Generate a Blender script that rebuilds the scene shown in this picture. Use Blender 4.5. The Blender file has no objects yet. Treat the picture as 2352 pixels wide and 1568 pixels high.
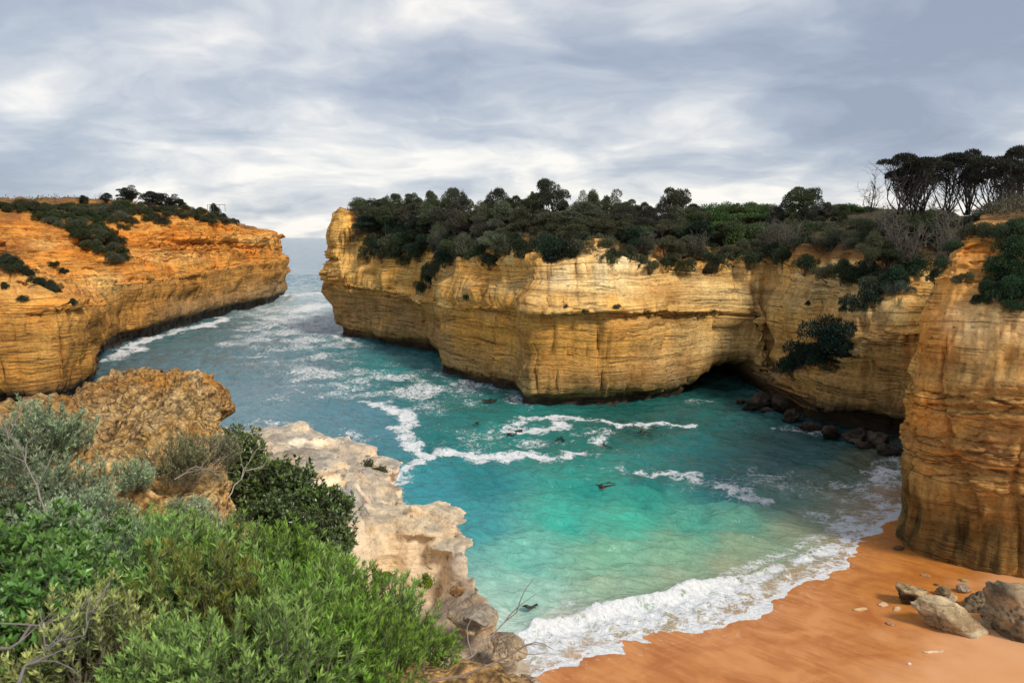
import bpy, math, random
import numpy as np
from math import radians, sin, cos, pi

random.seed(5)
RNG = np.random.default_rng(11)
scn = bpy.context.scene
COL = scn.collection

# ------------------------------------------------------------------ camera
FPX, CX, CY = 1699.0, 1176.0, 784.0          # focal length and centre, in the 2352 x 1568 view of the photograph
PITCH, CAMZ = radians(8.0), 20.0
cam = bpy.data.cameras.new('camera')
cam.lens = 26.0; cam.sensor_width = 36.0
cam.clip_start = 0.05; cam.clip_end = 60000
cam.dof.use_dof = True; cam.dof.focus_distance = 60.0; cam.dof.aperture_fstop = 6.5
camo = bpy.data.objects.new('camera', cam); COL.objects.link(camo)
camo.location = (0, 0, CAMZ); camo.rotation_euler = (radians(90) - PITCH, 0, 0)
scn.camera = camo

# ------------------------------------------------------------------ light and sky
SUN_AZ, SUN_EL = radians(138), radians(46)     # azimuth clockwise from +Y (behind and to the right of the camera)
sun = bpy.data.lights.new('sun', 'SUN'); sun.energy = 2.1; sun.angle = radians(11); sun.color = (1.0, 0.93, 0.82)
suno = bpy.data.objects.new('sun', sun); COL.objects.link(suno)
suno.rotation_euler = (radians(90) - SUN_EL, 0, pi - SUN_AZ)
world = bpy.data.worlds.new('World'); scn.world = world; world.use_nodes = True

scn.view_settings.view_transform = 'Standard'
scn.view_settings.look = 'None'
scn.view_settings.exposure = 0.45
scn.view_settings.gamma = 1.0
scn.render.engine = 'CYCLES'
scn.cycles.use_denoising = True
scn.cycles.max_bounces = 6; scn.cycles.diffuse_bounces = 3; scn.cycles.glossy_bounces = 3
scn.cycles.transparent_max_bounces = 4; scn.cycles.transmission_bounces = 3

# ------------------------------------------------------------------ node helper
class NT:
    def __init__(s, tree):
        s.t = tree; s.n = tree.nodes; s.l = tree.links
    def node(s, typ, ins=None, **kw):
        nd = s.n.new(typ)
        for k, v in kw.items(): setattr(nd, k, v)
        for k, v in (ins or {}).items(): s.set(nd.inputs[k], v)
        return nd
    def set(s, sock, v):
        if isinstance(v, bpy.types.NodeSocket): s.l.new(v, sock)
        else: sock.default_value = v
    def math(s, op, a, b=0.0, c=0.0, clamp=False):
        nd = s.n.new('ShaderNodeMath'); nd.operation = op; nd.use_clamp = clamp
        for i, v in enumerate((a, b, c)): s.set(nd.inputs[i], v)
        return nd.outputs[0]
    def vmul(s, v, w):
        nd = s.n.new('ShaderNodeVectorMath'); nd.operation = 'MULTIPLY'
        s.set(nd.inputs[0], v); s.set(nd.inputs[1], w); return nd.outputs[0]
    def vadd(s, v, w):
        nd = s.n.new('ShaderNodeVectorMath'); nd.operation = 'ADD'
        s.set(nd.inputs[0], v); s.set(nd.inputs[1], w); return nd.outputs[0]
    def noise(s, vec, scale=1.0, detail=4.0, rough=0.55, dist=0.0):
        nd = s.node('ShaderNodeTexNoise', {'Scale': scale, 'Detail': detail, 'Roughness': rough, 'Distortion': dist})
        s.l.new(vec, nd.inputs['Vector']); return nd.outputs['Fac']
    def ramp(s, fac, stops, interp='LINEAR'):
        nd = s.n.new('ShaderNodeValToRGB'); cr = nd.color_ramp; cr.interpolation = interp
        while len(cr.elements) < len(stops): cr.elements.new(0.5)
        for e, (p, c) in zip(cr.elements, stops):
            e.position = p; e.color = (c, c, c, 1) if isinstance(c, (int, float)) else (*c, 1)
        s.set(nd.inputs[0], fac); return nd.outputs[0]
    def mix(s, fac, a, b, mode='MIX'):
        nd = s.n.new('ShaderNodeMix'); nd.data_type = 'RGBA'; nd.blend_type = mode
        s.set(nd.inputs[0], fac)
        for i, v in ((6, a), (7, b)):
            s.set(nd.inputs[i], v if isinstance(v, bpy.types.NodeSocket) else (*v, 1))
        return nd.outputs[2]
    def maprange(s, v, a, b, c=0.0, d=1.0, smooth=False):
        nd = s.n.new('ShaderNodeMapRange'); nd.interpolation_type = 'SMOOTHSTEP' if smooth else 'LINEAR'
        for i, x in enumerate((v, a, b, c, d)): s.set(nd.inputs[i], x)
        return nd.outputs[0]
    def bump(s, h, strength=0.5, dist=0.1, normal=None):
        nd = s.node('ShaderNodeBump', {'Strength': strength, 'Distance': dist, 'Height': h})
        if normal is not None: s.l.new(normal, nd.inputs['Normal'])
        return nd.outputs[0]

def material(name):
    m = bpy.data.materials.new(name); m.use_nodes = True
    nt = NT(m.node_tree)
    bsdf = nt.n['Principled BSDF']
    return m, nt, bsdf

def build_sky():
    nt = NT(world.node_tree); bg = nt.n['Background']
    sky = nt.node('ShaderNodeTexSky', sky_type='NISHITA', sun_disc=False, sun_elevation=SUN_EL, sun_rotation=SUN_AZ)
    tc = nt.node('ShaderNodeTexCoord')
    sep = nt.node('ShaderNodeSeparateXYZ', {0: tc.outputs['Generated']})
    z = nt.math('MAXIMUM', sep.outputs[2], 0.0)
    zz = nt.math('ADD', z, 0.22)                                # a cloud deck seen in perspective
    cmb = nt.node('ShaderNodeCombineXYZ', {0: nt.math('DIVIDE', sep.outputs[0], zz), 1: nt.math('DIVIDE', sep.outputs[1], zz), 2: 0.0})
    p = nt.vadd(cmb.outputs[0], (3.1, 1.7, 0.0))
    warp = nt.node('ShaderNodeTexNoise', {'Scale': 1.1, 'Detail': 4.0}); nt.l.new(p, warp.inputs['Vector'])
    pw = nt.vadd(p, nt.vmul(nt.vadd(warp.outputs['Color'], (-.5, -.5, -.5)), (.8, .8, 0)))
    n1 = nt.noise(nt.vmul(pw, (0.55, 0.85, 1)), 1.0, 4, 0.5)
    n2 = nt.noise(nt.vmul(pw, (1.5, 1.6, 1)), 1.0, 6, 0.52)
    n3 = nt.noise(nt.vmul(pw, (5.5, 6.5, 1)), 1.0, 6, 0.6)
    s = nt.math('ADD', nt.math('MULTIPLY', n1, 0.46), nt.math('ADD', nt.math('MULTIPLY', n2, 0.43), nt.math('MULTIPLY', n3, 0.11)))
    lowf = nt.maprange(z, 0.0, 0.22, 0.115, 0.0)                # decks look thinner and brighter far off
    s2 = nt.math('ADD', s, lowf)
    cloud = nt.ramp(s2, [(0.42, (2.45, 2.85, 3.65)), (0.475, (3.05, 3.45, 4.25)), (0.525, (3.9, 4.25, 4.85)), (0.575, (5.3, 5.45, 5.7)), (0.64, (7.6, 7.3, 6.9))])
    base = nt.mix(0.90, sky.outputs[0], cloud)
    nt.l.new(base, bg.inputs['Color']); bg.inputs['Strength'].default_value = 0.1
build_sky()

# ------------------------------------------------------------------ pixels <-> places
cp, sp = cos(PITCH), sin(PITCH)
def ray(px, py):
    c = (px - CX) / FPX; u = (CY - py) / FPX
    return c, cp + u * sp, -sp + u * cp
def ground(px, py, z=0.0):
    c, dy, dz = ray(px, py); t = (z - CAMZ) / dz
    return np.array([c * t, dy * t])
def at(px, py, Y):
    c, dy, dz = ray(px, py); t = Y / dy
    return np.array([c * t, Y, CAMZ + dz * t])
def zfor(py, Y):
    c, dy, dz = ray(CX, py); return CAMZ + Y * dz / dy
def project(P):
    P = np.asarray(P, float); d = P - np.array([0, 0, CAMZ])
    f = d[..., 1] * cp - d[..., 2] * sp
    u = d[..., 1] * sp + d[..., 2] * cp
    f = np.where(np.abs(f) < 1e-3, 1e-3, f)
    return CX + FPX * d[..., 0] / f, CY - FPX * u / f, f

# ------------------------------------------------------------------ noise
from concurrent.futures import ThreadPoolExecutor
POOL = ThreadPoolExecutor(4)
def _noise_chunk(p, seed):
    fl = np.floor(p); f = p - fl; i = fl.astype(np.int32).view(np.uint32)
    w = f * f * f * (f * (f * 6 - 15) + 10)
    out = np.zeros(len(p), np.float32); S = np.uint32(seed * 1274126177 & 0xffffffff)
    hx = i[:, 0] * np.uint32(374761393); hy = i[:, 1] * np.uint32(668265263); hz = i[:, 2] * np.uint32(2147483629) + S
    for dx in (0, 1):
        wx = w[:, 0] if dx else 1 - w[:, 0]; ax = hx + np.uint32(374761393 * dx); fx = f[:, 0] - dx
        for dy in (0, 1):
            wxy = wx * (w[:, 1] if dy else 1 - w[:, 1]); ay = ax + hy + np.uint32(668265263 * dy); fy = f[:, 1] - dy
            for dz in (0, 1):
                h = ay + hz + np.uint32(2147483629 * dz)
                h = (h ^ (h >> np.uint32(13))) * np.uint32(1274126177)
                h = (h ^ (h >> np.uint32(15))) * np.uint32(2246822519)
                h = h ^ (h >> np.uint32(16))
                g = (h & np.uint32(1023)).astype(np.float32) * fx + ((h >> np.uint32(10)) & np.uint32(1023)).astype(np.float32) * fy \
                    + ((h >> np.uint32(20)) & np.uint32(1023)).astype(np.float32) * (f[:, 2] - dz)
                g = g / 511.5 - (fx + fy + (f[:, 2] - dz))
                out += wxy * (w[:, 2] if dz else 1 - w[:, 2]) * g
    return out * 1.25
def noise3(p, seed=0):
    p = np.asarray(p, np.float32); sh = p.shape[:-1]; p = p.reshape(-1, 3)
    if len(p) < 20000: return _noise_chunk(p, seed).reshape(sh)
    parts = [p[k:k + 16384] for k in range(0, len(p), 16384)]
    return np.concatenate(list(POOL.map(lambda q: _noise_chunk(q, seed), parts))).reshape(sh)
def fbm(p, octs=4, seed=0, gain=0.5):
    p = np.asarray(p, np.float32); a = 1.0; s = 0; tot = 0
    for k in range(octs):
        s = s + a * noise3(p * (2.03 ** k) + 17.3 * k, seed + k); tot += a; a *= gain
    return s / tot * 1.6
def sstep(a, b, x):
    t = np.clip((x - a) / (b - a), 0, 1); return t * t * (3 - 2 * t)
def lerp(a, b, t): return a + (b - a) * t
def scl(P, sx, sy, sz): return P * np.array([sx, sy, sz], np.float32)

# ------------------------------------------------------------------ meshes
def mesh_np(name, V, faces, attrs=None, smooth=True):
    """faces: int array (n,3|4) or list of such"""
    V = np.ascontiguousarray(V, np.float32).reshape(-1, 3)
    fl = faces if isinstance(faces, list) else [faces]
    fl = [np.asarray(f, np.int32) for f in fl if len(f)]
    me = bpy.data.meshes.new(name)
    me.vertices.add(len(V)); me.vertices.foreach_set('co', V.ravel())
    loops = np.concatenate([f.ravel() for f in fl])
    sizes = np.concatenate([np.full(len(f), f.shape[1], np.int32) for f in fl])
    starts = np.concatenate([[0], np.cumsum(sizes)[:-1]]).astype(np.int32)
    me.loops.add(len(loops)); me.loops.foreach_set('vertex_index', loops)
    me.polygons.add(len(sizes)); me.polygons.foreach_set('loop_start', starts)
    me.polygons.foreach_set('use_smooth', np.full(len(sizes), smooth, bool))
    for k, a in (attrs or {}).items():
        a = np.ascontiguousarray(a, np.float32)
        if a.ndim == 1:
            at_ = me.attributes.new(k, 'FLOAT', 'POINT'); at_.data.foreach_set('value', a)
        else:
            if a.shape[1] == 3: a = np.concatenate([a, np.ones((len(a), 1), np.float32)], 1)
            at_ = me.attributes.new(k, 'FLOAT_COLOR', 'POINT'); at_.data.foreach_set('color', a.ravel())
    me.update(calc_edges=True); me.validate()
    return me
def link(name, me, mat=None, parent=None, label=None, cat=None, group=None, kind=None, loc=None):
    o = bpy.data.objects.new(name, me); COL.objects.link(o)
    if mat is not None and me is not None and not me.materials: me.materials.append(mat)
    if parent is not None: o.parent = parent
    if label: o['label'] = label
    if cat: o['category'] = cat
    if group: o['group'] = group
    if kind: o['kind'] = kind
    if loc is not None: o.location = loc
    return o
def grid_faces(nu, nv, flip=False):
    i = np.arange(nu * nv).reshape(nu, nv)
    a, b, c, d = i[:-1, :-1], i[1:, :-1], i[1:, 1:], i[:-1, 1:]
    q = np.stack([a, b, c, d] if not flip else [a, d, c, b], -1)
    return q.reshape(-1, 4)
def grid_normals(P):
    du = np.gradient(P, axis=0); dv = np.gradient(P, axis=1)
    n = np.cross(du, dv); return n / (np.linalg.norm(n, axis=-1, keepdims=True) + 1e-9)
def polydist(P, pl):
    """distance from points (n,2) to polyline; also signed side (left of the direction is positive) and param"""
    P = np.asarray(P, np.float32); pl = np.asarray(pl, np.float32)
    best = np.full(len(P), 1e9, np.float32); side = np.zeros(len(P), np.float32); par = np.zeros(len(P), np.float32)
    for k in range(len(pl) - 1):
        a, b = pl[k], pl[k + 1]; ab = b - a
        t = np.clip(((P - a) @ ab) / (ab @ ab), 0, 1)
        q = P - (a + t[:, None] * ab); d = np.hypot(q[:, 0], q[:, 1])
        m = d < best
        best[m] = d[m]; par[m] = k + t[m]
        side[m] = np.sign(ab[0] * (P[m, 1] - a[1]) - ab[1] * (P[m, 0] - a[0]))
    return best, side, par
def smooth1(A, n, axis=0):
    for _ in range(n):
        B = A.copy(); sl = [slice(None)] * A.ndim
        def S(a, b): s = list(sl); s[axis] = slice(a, b); return tuple(s)
        B[S(1, -1)] = 0.25 * A[S(0, -2)] + 0.5 * A[S(1, -1)] + 0.25 * A[S(2, None)]
        A = B
    return A
# ------------------------------------------------------------------ rock and ground materials
def rock_material(name, streak=1.0, fine=6.0, bump=0.5, bdist=0.12, nod=0.0, seams=0.0):
    m, nt, b = material(name)
    geo = nt.node('ShaderNodeNewGeometry'); pos = geo.outputs['Position']
    tint = nt.node('ShaderNodeAttribute', attribute_name='tint').outputs['Color']
    wetShadeA = nt.node('ShaderNodeAttribute', attribute_name='wet').outputs['Fac']  # wet rock, plus the shade painted on the headland foot
    wv = nt.node('ShaderNodeTexNoise', {'Scale': 0.12, 'Detail': 3.0}); nt.l.new(pos, wv.inputs['Vector'])
    ps = nt.vadd(pos, nt.vmul(nt.vadd(wv.outputs['Color'], (-.5, -.5, -.5)), (0, 0, 1.3)))
    strata = nt.noise(nt.vmul(ps, (0.07, 0.07, 1.1)), 1.0, 5, 0.62, 0.2)
    strata2 = nt.noise(nt.vmul(ps, (0.25, 0.25, 3.6)), 1.0, 4, 0.6, 0.5)
    patch = nt.noise(pos, 0.35, 3, 0.5)
    st = nt.noise(nt.vmul(pos, (1.3, 1.3, 0.10)), 1.0, 5, 0.62, 0.3)
    blot = nt.noise(pos, 0.20, 5, 0.62)
    grain = nt.noise(pos, fine, 6, 0.68)
    pit = nt.noise(nt.vmul(pos, (1, 1, 2.2)), fine * 0.35, 3, 0.62)
    c = nt.mix(1.0, tint, nt.ramp(strata, [(0.30, (0.60, 0.54, 0.49)), (0.43, (0.90, 0.88, 0.85)), (0.55, (1.08, 1.08, 1.08)), (0.70, (1.32, 1.27, 1.18))]), 'MULTIPLY')
    c = nt.mix(nt.maprange(patch, .42, .6, .15, .85), c, nt.ramp(strata2, [(0.33, (0.55, 0.48, 0.42)), (0.46, (1, 1, 1)), (0.72, (1.18, 1.15, 1.10))]), 'MULTIPLY')
    c = nt.mix(nt.math('MULTIPLY', nt.maprange(patch, .56, .40, .0, 1.0), streak), c, nt.ramp(st, [(0.34, (0.48, 0.36, 0.28)), (0.45, (0.95, 0.90, 0.83)), (0.55, (1.04, 1.04, 1.04)), (0.68, (1.32, 1.3, 1.26))]), 'MULTIPLY')
    c = nt.mix(0.9, c, nt.ramp(blot, [(0.32, (0.70, 0.60, 0.52)), (0.5, (1, 1, 1)), (0.66, (1.25, 1.14, 0.96))]), 'MULTIPLY')
    c = nt.mix(0.85, c, nt.ramp(grain, [(0.30, (0.55, 0.52, 0.49)), (0.5, (1, 1, 1)), (0.72, (1.28, 1.27, 1.25))]), 'MULTIPLY')
    bl = nt.noise(nt.vmul(ps, (0.035, 0.035, 0.9)), 1.0, 3, 0.5, 0.04); bl2 = nt.noise(nt.vmul(ps, (0.085, 0.085, 2.1)), 1.0, 3, 0.55, 0.08)
    seam = nt.maprange(nt.math('ABSOLUTE', nt.math('SUBTRACT', bl, .5)), 0.0, 0.014, .68, 0.0)         # bedding seams
    seam2 = nt.maprange(nt.math('ABSOLUTE', nt.math('SUBTRACT', bl2, .5)), 0.0, 0.016, .55, 0.0)
    seam = nt.math('MAXIMUM', nt.math('MULTIPLY', seam, nt.maprange(blot, .38, .52)), nt.math('MULTIPLY', seam2, nt.maprange(patch, .46, .58)))
    c = nt.mix(nt.math('MULTIPLY', seam, seams), c, (0.10, 0.055, 0.026))
    c = nt.mix(nt.maprange(pit, 0.37, 0.27, 0, 0.8), c, (0.085, 0.055, 0.03))
    if nod > 0:                                   # pebbly, pitted rock
        wn = nt.node('ShaderNodeTexNoise', {'Scale': nod * .5, 'Detail': 3.0}); nt.l.new(pos, wn.inputs['Vector'])
        vp = nt.vadd(pos, nt.vmul(nt.vadd(wn.outputs['Color'], (-.5, -.5, -.5)), (.6 / nod,) * 3))
        v = nt.node('ShaderNodeTexVoronoi', feature='F1', ins={'Scale': nod, 'Randomness': 1.0}); nt.l.new(vp, v.inputs['Vector'])
        v2 = nt.node('ShaderNodeTexVoronoi', feature='F1', ins={'Scale': nod * 2.3, 'Randomness': 1.0}); nt.l.new(vp, v2.inputs['Vector'])
        peb = nt.math('ADD', nt.math('MULTIPLY', v.outputs['Distance'], .6), nt.math('MULTIPLY', v2.outputs['Distance'], .4))
        pa = nt.node('ShaderNodeAttribute', attribute_name='pebbly').outputs['Fac']
        c = nt.mix(nt.math('MULTIPLY', pa, nt.maprange(peb, .46, .72, 0, .8)), c, (0.12, 0.07, 0.03))
        c = nt.mix(nt.math('MULTIPLY', pa, .5), c, nt.mix(1.0, c, nt.ramp(nt.node('ShaderNodeSeparateColor', {0: v2.outputs['Color']}).outputs[0], [(0, .6), (.5, 1.0), (1, 1.5)]), 'MULTIPLY'))
    c = nt.mix(wetShadeA, c, (0.022, 0.017, 0.014))
    nt.l.new(c, b.inputs['Base Color'])
    nt.l.new(nt.maprange(wetShadeA, 0, 1, 0.92, 0.45), b.inputs['Roughness'])
    b.inputs['Specular IOR Level'].default_value = 0.25
    h = nt.math('ADD', nt.math('MULTIPLY', grain, 0.5), nt.math('ADD', nt.math('MULTIPLY', pit, 0.6), nt.math('MULTIPLY', strata2, 0.8)))
    if seams: h = nt.math('SUBTRACT', h, nt.math('MULTIPLY', seam, 1.2))
    if nod > 0: h = nt.math('SUBTRACT', h, nt.math('MULTIPLY', nt.math('MULTIPLY', peb, pa), 2.0))
    nt.l.new(nt.bump(h, bump, bdist), b.inputs['Normal'])
    return m
M_CLIFF = rock_material('cliff_rock', 0.42, 3.0, 0.9, 0.25, seams=1.0)
M_CLIFF_NEAR = rock_material('cliff_rock_near', 0.5, 4.0, 0.95, 0.16, seams=.9)

# ------------------------------------------------------------------ cliffs
# a column: base point in plan, direction inland, and heights of the levels up the face
def resample(cols, nu, seglen, smooth_u=3):
    """cols: (nc, nk, 3) -> (nu, nv, 3) with columns spread by plan length and rows by seglen counts"""
    C = np.asarray(cols, float)
    mid = C[:, min(4, C.shape[1] - 1), :2]
    base = C[:, 2, :2]
    L = np.concatenate([[0], np.cumsum(np.linalg.norm(np.diff(base, axis=0), axis=1) + 0.5 * np.linalg.norm(np.diff(mid, axis=0), axis=1))])
    u = np.linspace(0, L[-1], nu)
    R = np.empty((nu,) + C.shape[1:])
    for k in range(C.shape[1]):
        for d in range(3): R[:, k, d] = np.interp(u, L, C[:, k, d])
    R = smooth1(R, smooth_u, 0)
    rows = []
    for k in range(C.shape[1] - 1):
        n = seglen[k]
        t = np.arange(n) / n
        rows.append(R[:, k:k + 1] * (1 - t)[None, :, None] + R[:, k + 1:k + 2] * t[None, :, None])
    rows.append(R[:, -1:])
    P = np.concatenate(rows, 1)
    lev = np.concatenate([k + np.arange(seglen[k]) / seglen[k] for k in range(C.shape[1] - 1)] + [[C.shape[1] - 1]])
    return P, u, lev

STRATA = RNG.random(400)
def strata_profile(s):
    """hard and soft beds: a stepped profile over s metres"""
    def layer(s, th, off):
        x = s / th + off; i = np.floor(x).astype(int); f = x - i
        a = STRATA[i % 400]; b = STRATA[(i + 1) % 400]
        return lerp(a, b, sstep(0.72, 1.0, f)) - 0.5
    return layer(s, 2.3, 40) * 0.8 + layer(s, 0.9, 120) * 0.6 + layer(s, 0.4, 200) * 0.35

def erode(P, lev, seed, dip=(0.0, 0.0), big=1.0, strata=0.8, flute=0.3, crack=0.5, fine=0.12, face_to=5.0, warp=1.0, gully=1.5, bed=0.3):
    P = smooth1(P, 1, 1).astype(np.float32)
    n = grid_normals(P); nh = n.copy(); nh[..., 2] *= 0.25
    nh /= np.linalg.norm(nh, axis=-1, keepdims=True) + 1e-9
    face = (sstep(-0.2, 1.8, lev) * (1 - sstep(face_to - 0.35, face_to + 0.5, lev)))[None, :]
    top = sstep(face_to, face_to + 1.0, lev)[None, :]
    s = P[..., 2] + dip[0] * P[..., 0] + dip[1] * P[..., 1] + warp * fbm(scl(P, 1 / 25., 1 / 25., 1 / 30.), 3, seed)
    d = big * 1.3 * fbm(scl(P, 1 / 11., 1 / 11., 1 / 16.), 3, seed + 10)
    mod = 0.25 + 1.5 * np.clip(fbm(scl(P, 1 / 9., 1 / 9., 1 / 6.), 2, seed + 20) + 0.35, 0, 1)
    d = d + strata * strata_profile(s) * mod
    up = sstep(2.6, 4.2, lev)[None, :]
    d = d + flute * (0.35 + up) * fbm(scl(P, 1 / 1.6, 1 / 1.6, 1 / 9.), 4, seed + 30)
    r = 1 - np.abs(fbm(scl(P, 1 / 6., 1 / 6., 1 / 14.), 3, seed + 40))
    d = d - crack * sstep(0.93, 1.0, r)
    r2 = 1 - np.abs(fbm(scl(P, 1 / 5., 1 / 5., 1 / 2.2), 3, seed + 45))
    d = d - 0.5 * crack * sstep(0.93, 1.0, r2)
    d = d + bed * fbm(np.stack([P[..., 0] * .22, P[..., 1] * .22, s * 1.5], -1), 5, seed + 80, .6)
    r3 = 1 - np.abs(fbm(np.stack([P[..., 0] * .12, P[..., 1] * .12, s * .55], -1), 3, seed + 85))
    d = d - 1.1 * bed * sstep(.92, 1.0, r3)
    d = d + fine * fbm(scl(P, 1 / .8, 1 / .8, 1 / .5), 3, seed + 50)
    P = P + nh * (d * face)[..., None]
    g = sstep(face_to - 1.1, face_to - .1, lev)[None, :] * (1 - sstep(face_to + .4, face_to + 1.6, lev))[None, :]
    gd = gully * (np.abs(fbm(scl(P, 1 / 4.5, 1 / 4.5, 1 / 40.), 3, seed + 70)) * 2.0 - 0.75)
    P = P + nh * (gd * g)[..., None]
    zt = 0.9 * fbm(scl(P, 1 / 9., 1 / 9., 0), 4, seed + 60) + 0.15 * fbm(scl(P, 1 / 1.5, 1 / 1.5, 0), 3, seed + 65)
    P[..., 2] += zt * top
    return P

def pcol(base, ang, keys):
    """keys: (inset, h) with h > 200 a picture row, else metres above the sea"""
    bx, by = base; dx, dy = cos(radians(ang)), sin(radians(ang)); out = []
    for ins, h in keys:
        x, y = bx + dx * ins, by + dy * ins
        out.append((x, y, zfor(h, y) if h > 200 else h))
    return out
def stdcol(px, py, ang, l1, rim, crest, plat, notch=1.2, lip=1.3, base=None, l1in=0.6, ledge=(1.1, 0.4), lipin=0.0):
    b = ground(px, py) if base is None else np.array(base)
    if ledge[0] == 1.1: l1in += .6; ledge = (-1.0, .45)
    dx, dy = cos(radians(ang)), sin(radians(ang))
    y1 = b[1] + dy * l1in
    z1 = zfor(l1, y1) if l1 > 200 else l1
    return pcol(b, ang, [(notch, -3.5), (notch + .2, lip * 0.55), (lipin, lip), (l1in, z1), (l1in + ledge[0], z1 + ledge[1]), rim, ((rim[0] * .6 + crest[0] * .4), 0.45 * (zfor(rim[1], b[1] + dy * rim[0]) if rim[1] > 200 else rim[1]) + 0.55 * crest[1]), crest, plat])

def blob(px, py, cx, cy, rx, ry):
    return np.exp(-(((px - cx) / rx) ** 2 + ((py - cy) / ry) ** 2))

def finish_cliff(name, P, lev, tint, label, mat, flip, wet_h=1.6, veg=(0.055, 0.05, 0.025), soil=(0.30, 0.15, 0.06), face_to=5.0, shade_wet=None):
    n = grid_normals(P); nz = np.abs(n[..., 2])
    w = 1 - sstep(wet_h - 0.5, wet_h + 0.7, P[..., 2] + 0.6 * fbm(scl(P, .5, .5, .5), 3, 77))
    topm = sstep(face_to + 0.15, face_to + 0.9, lev[None, :] + 0.5 * fbm(scl(P, .25, .25, .25), 3, 78))
    t = lerp(tint, np.array(soil), topm[..., None])
    t = lerp(t, np.array(veg), (topm * sstep(face_to + .4, face_to + 1.6, lev)[None, :])[..., None])
    t = t * np.array([1.20, 1.10, .82])
    if shade_wet is not None: w = np.maximum(w, shade_wet)  # shade painted on the lower wall joins the wet tint
    me = mesh_np(name, P, grid_faces(P.shape[0], P.shape[1], flip), {'tint': t.reshape(-1, 3), 'wet': (w * 0.93).ravel()})  # 'wet' also holds the shade painted on the headland foot
    return link(name, me, mat, label=label, kind='structure')

OCH = np.array([0.60, 0.37, 0.13]); ORG = np.array([0.62, 0.29, 0.07]); BRN = np.array([0.40, 0.24, 0.095])
GRY = np.array([0.34, 0.25, 0.14]); CRM = np.array([0.74, 0.58, 0.34]); WHT = np.array([0.80, 0.70, 0.52]); YEL = np.array([0.66, 0.43, 0.16])

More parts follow.
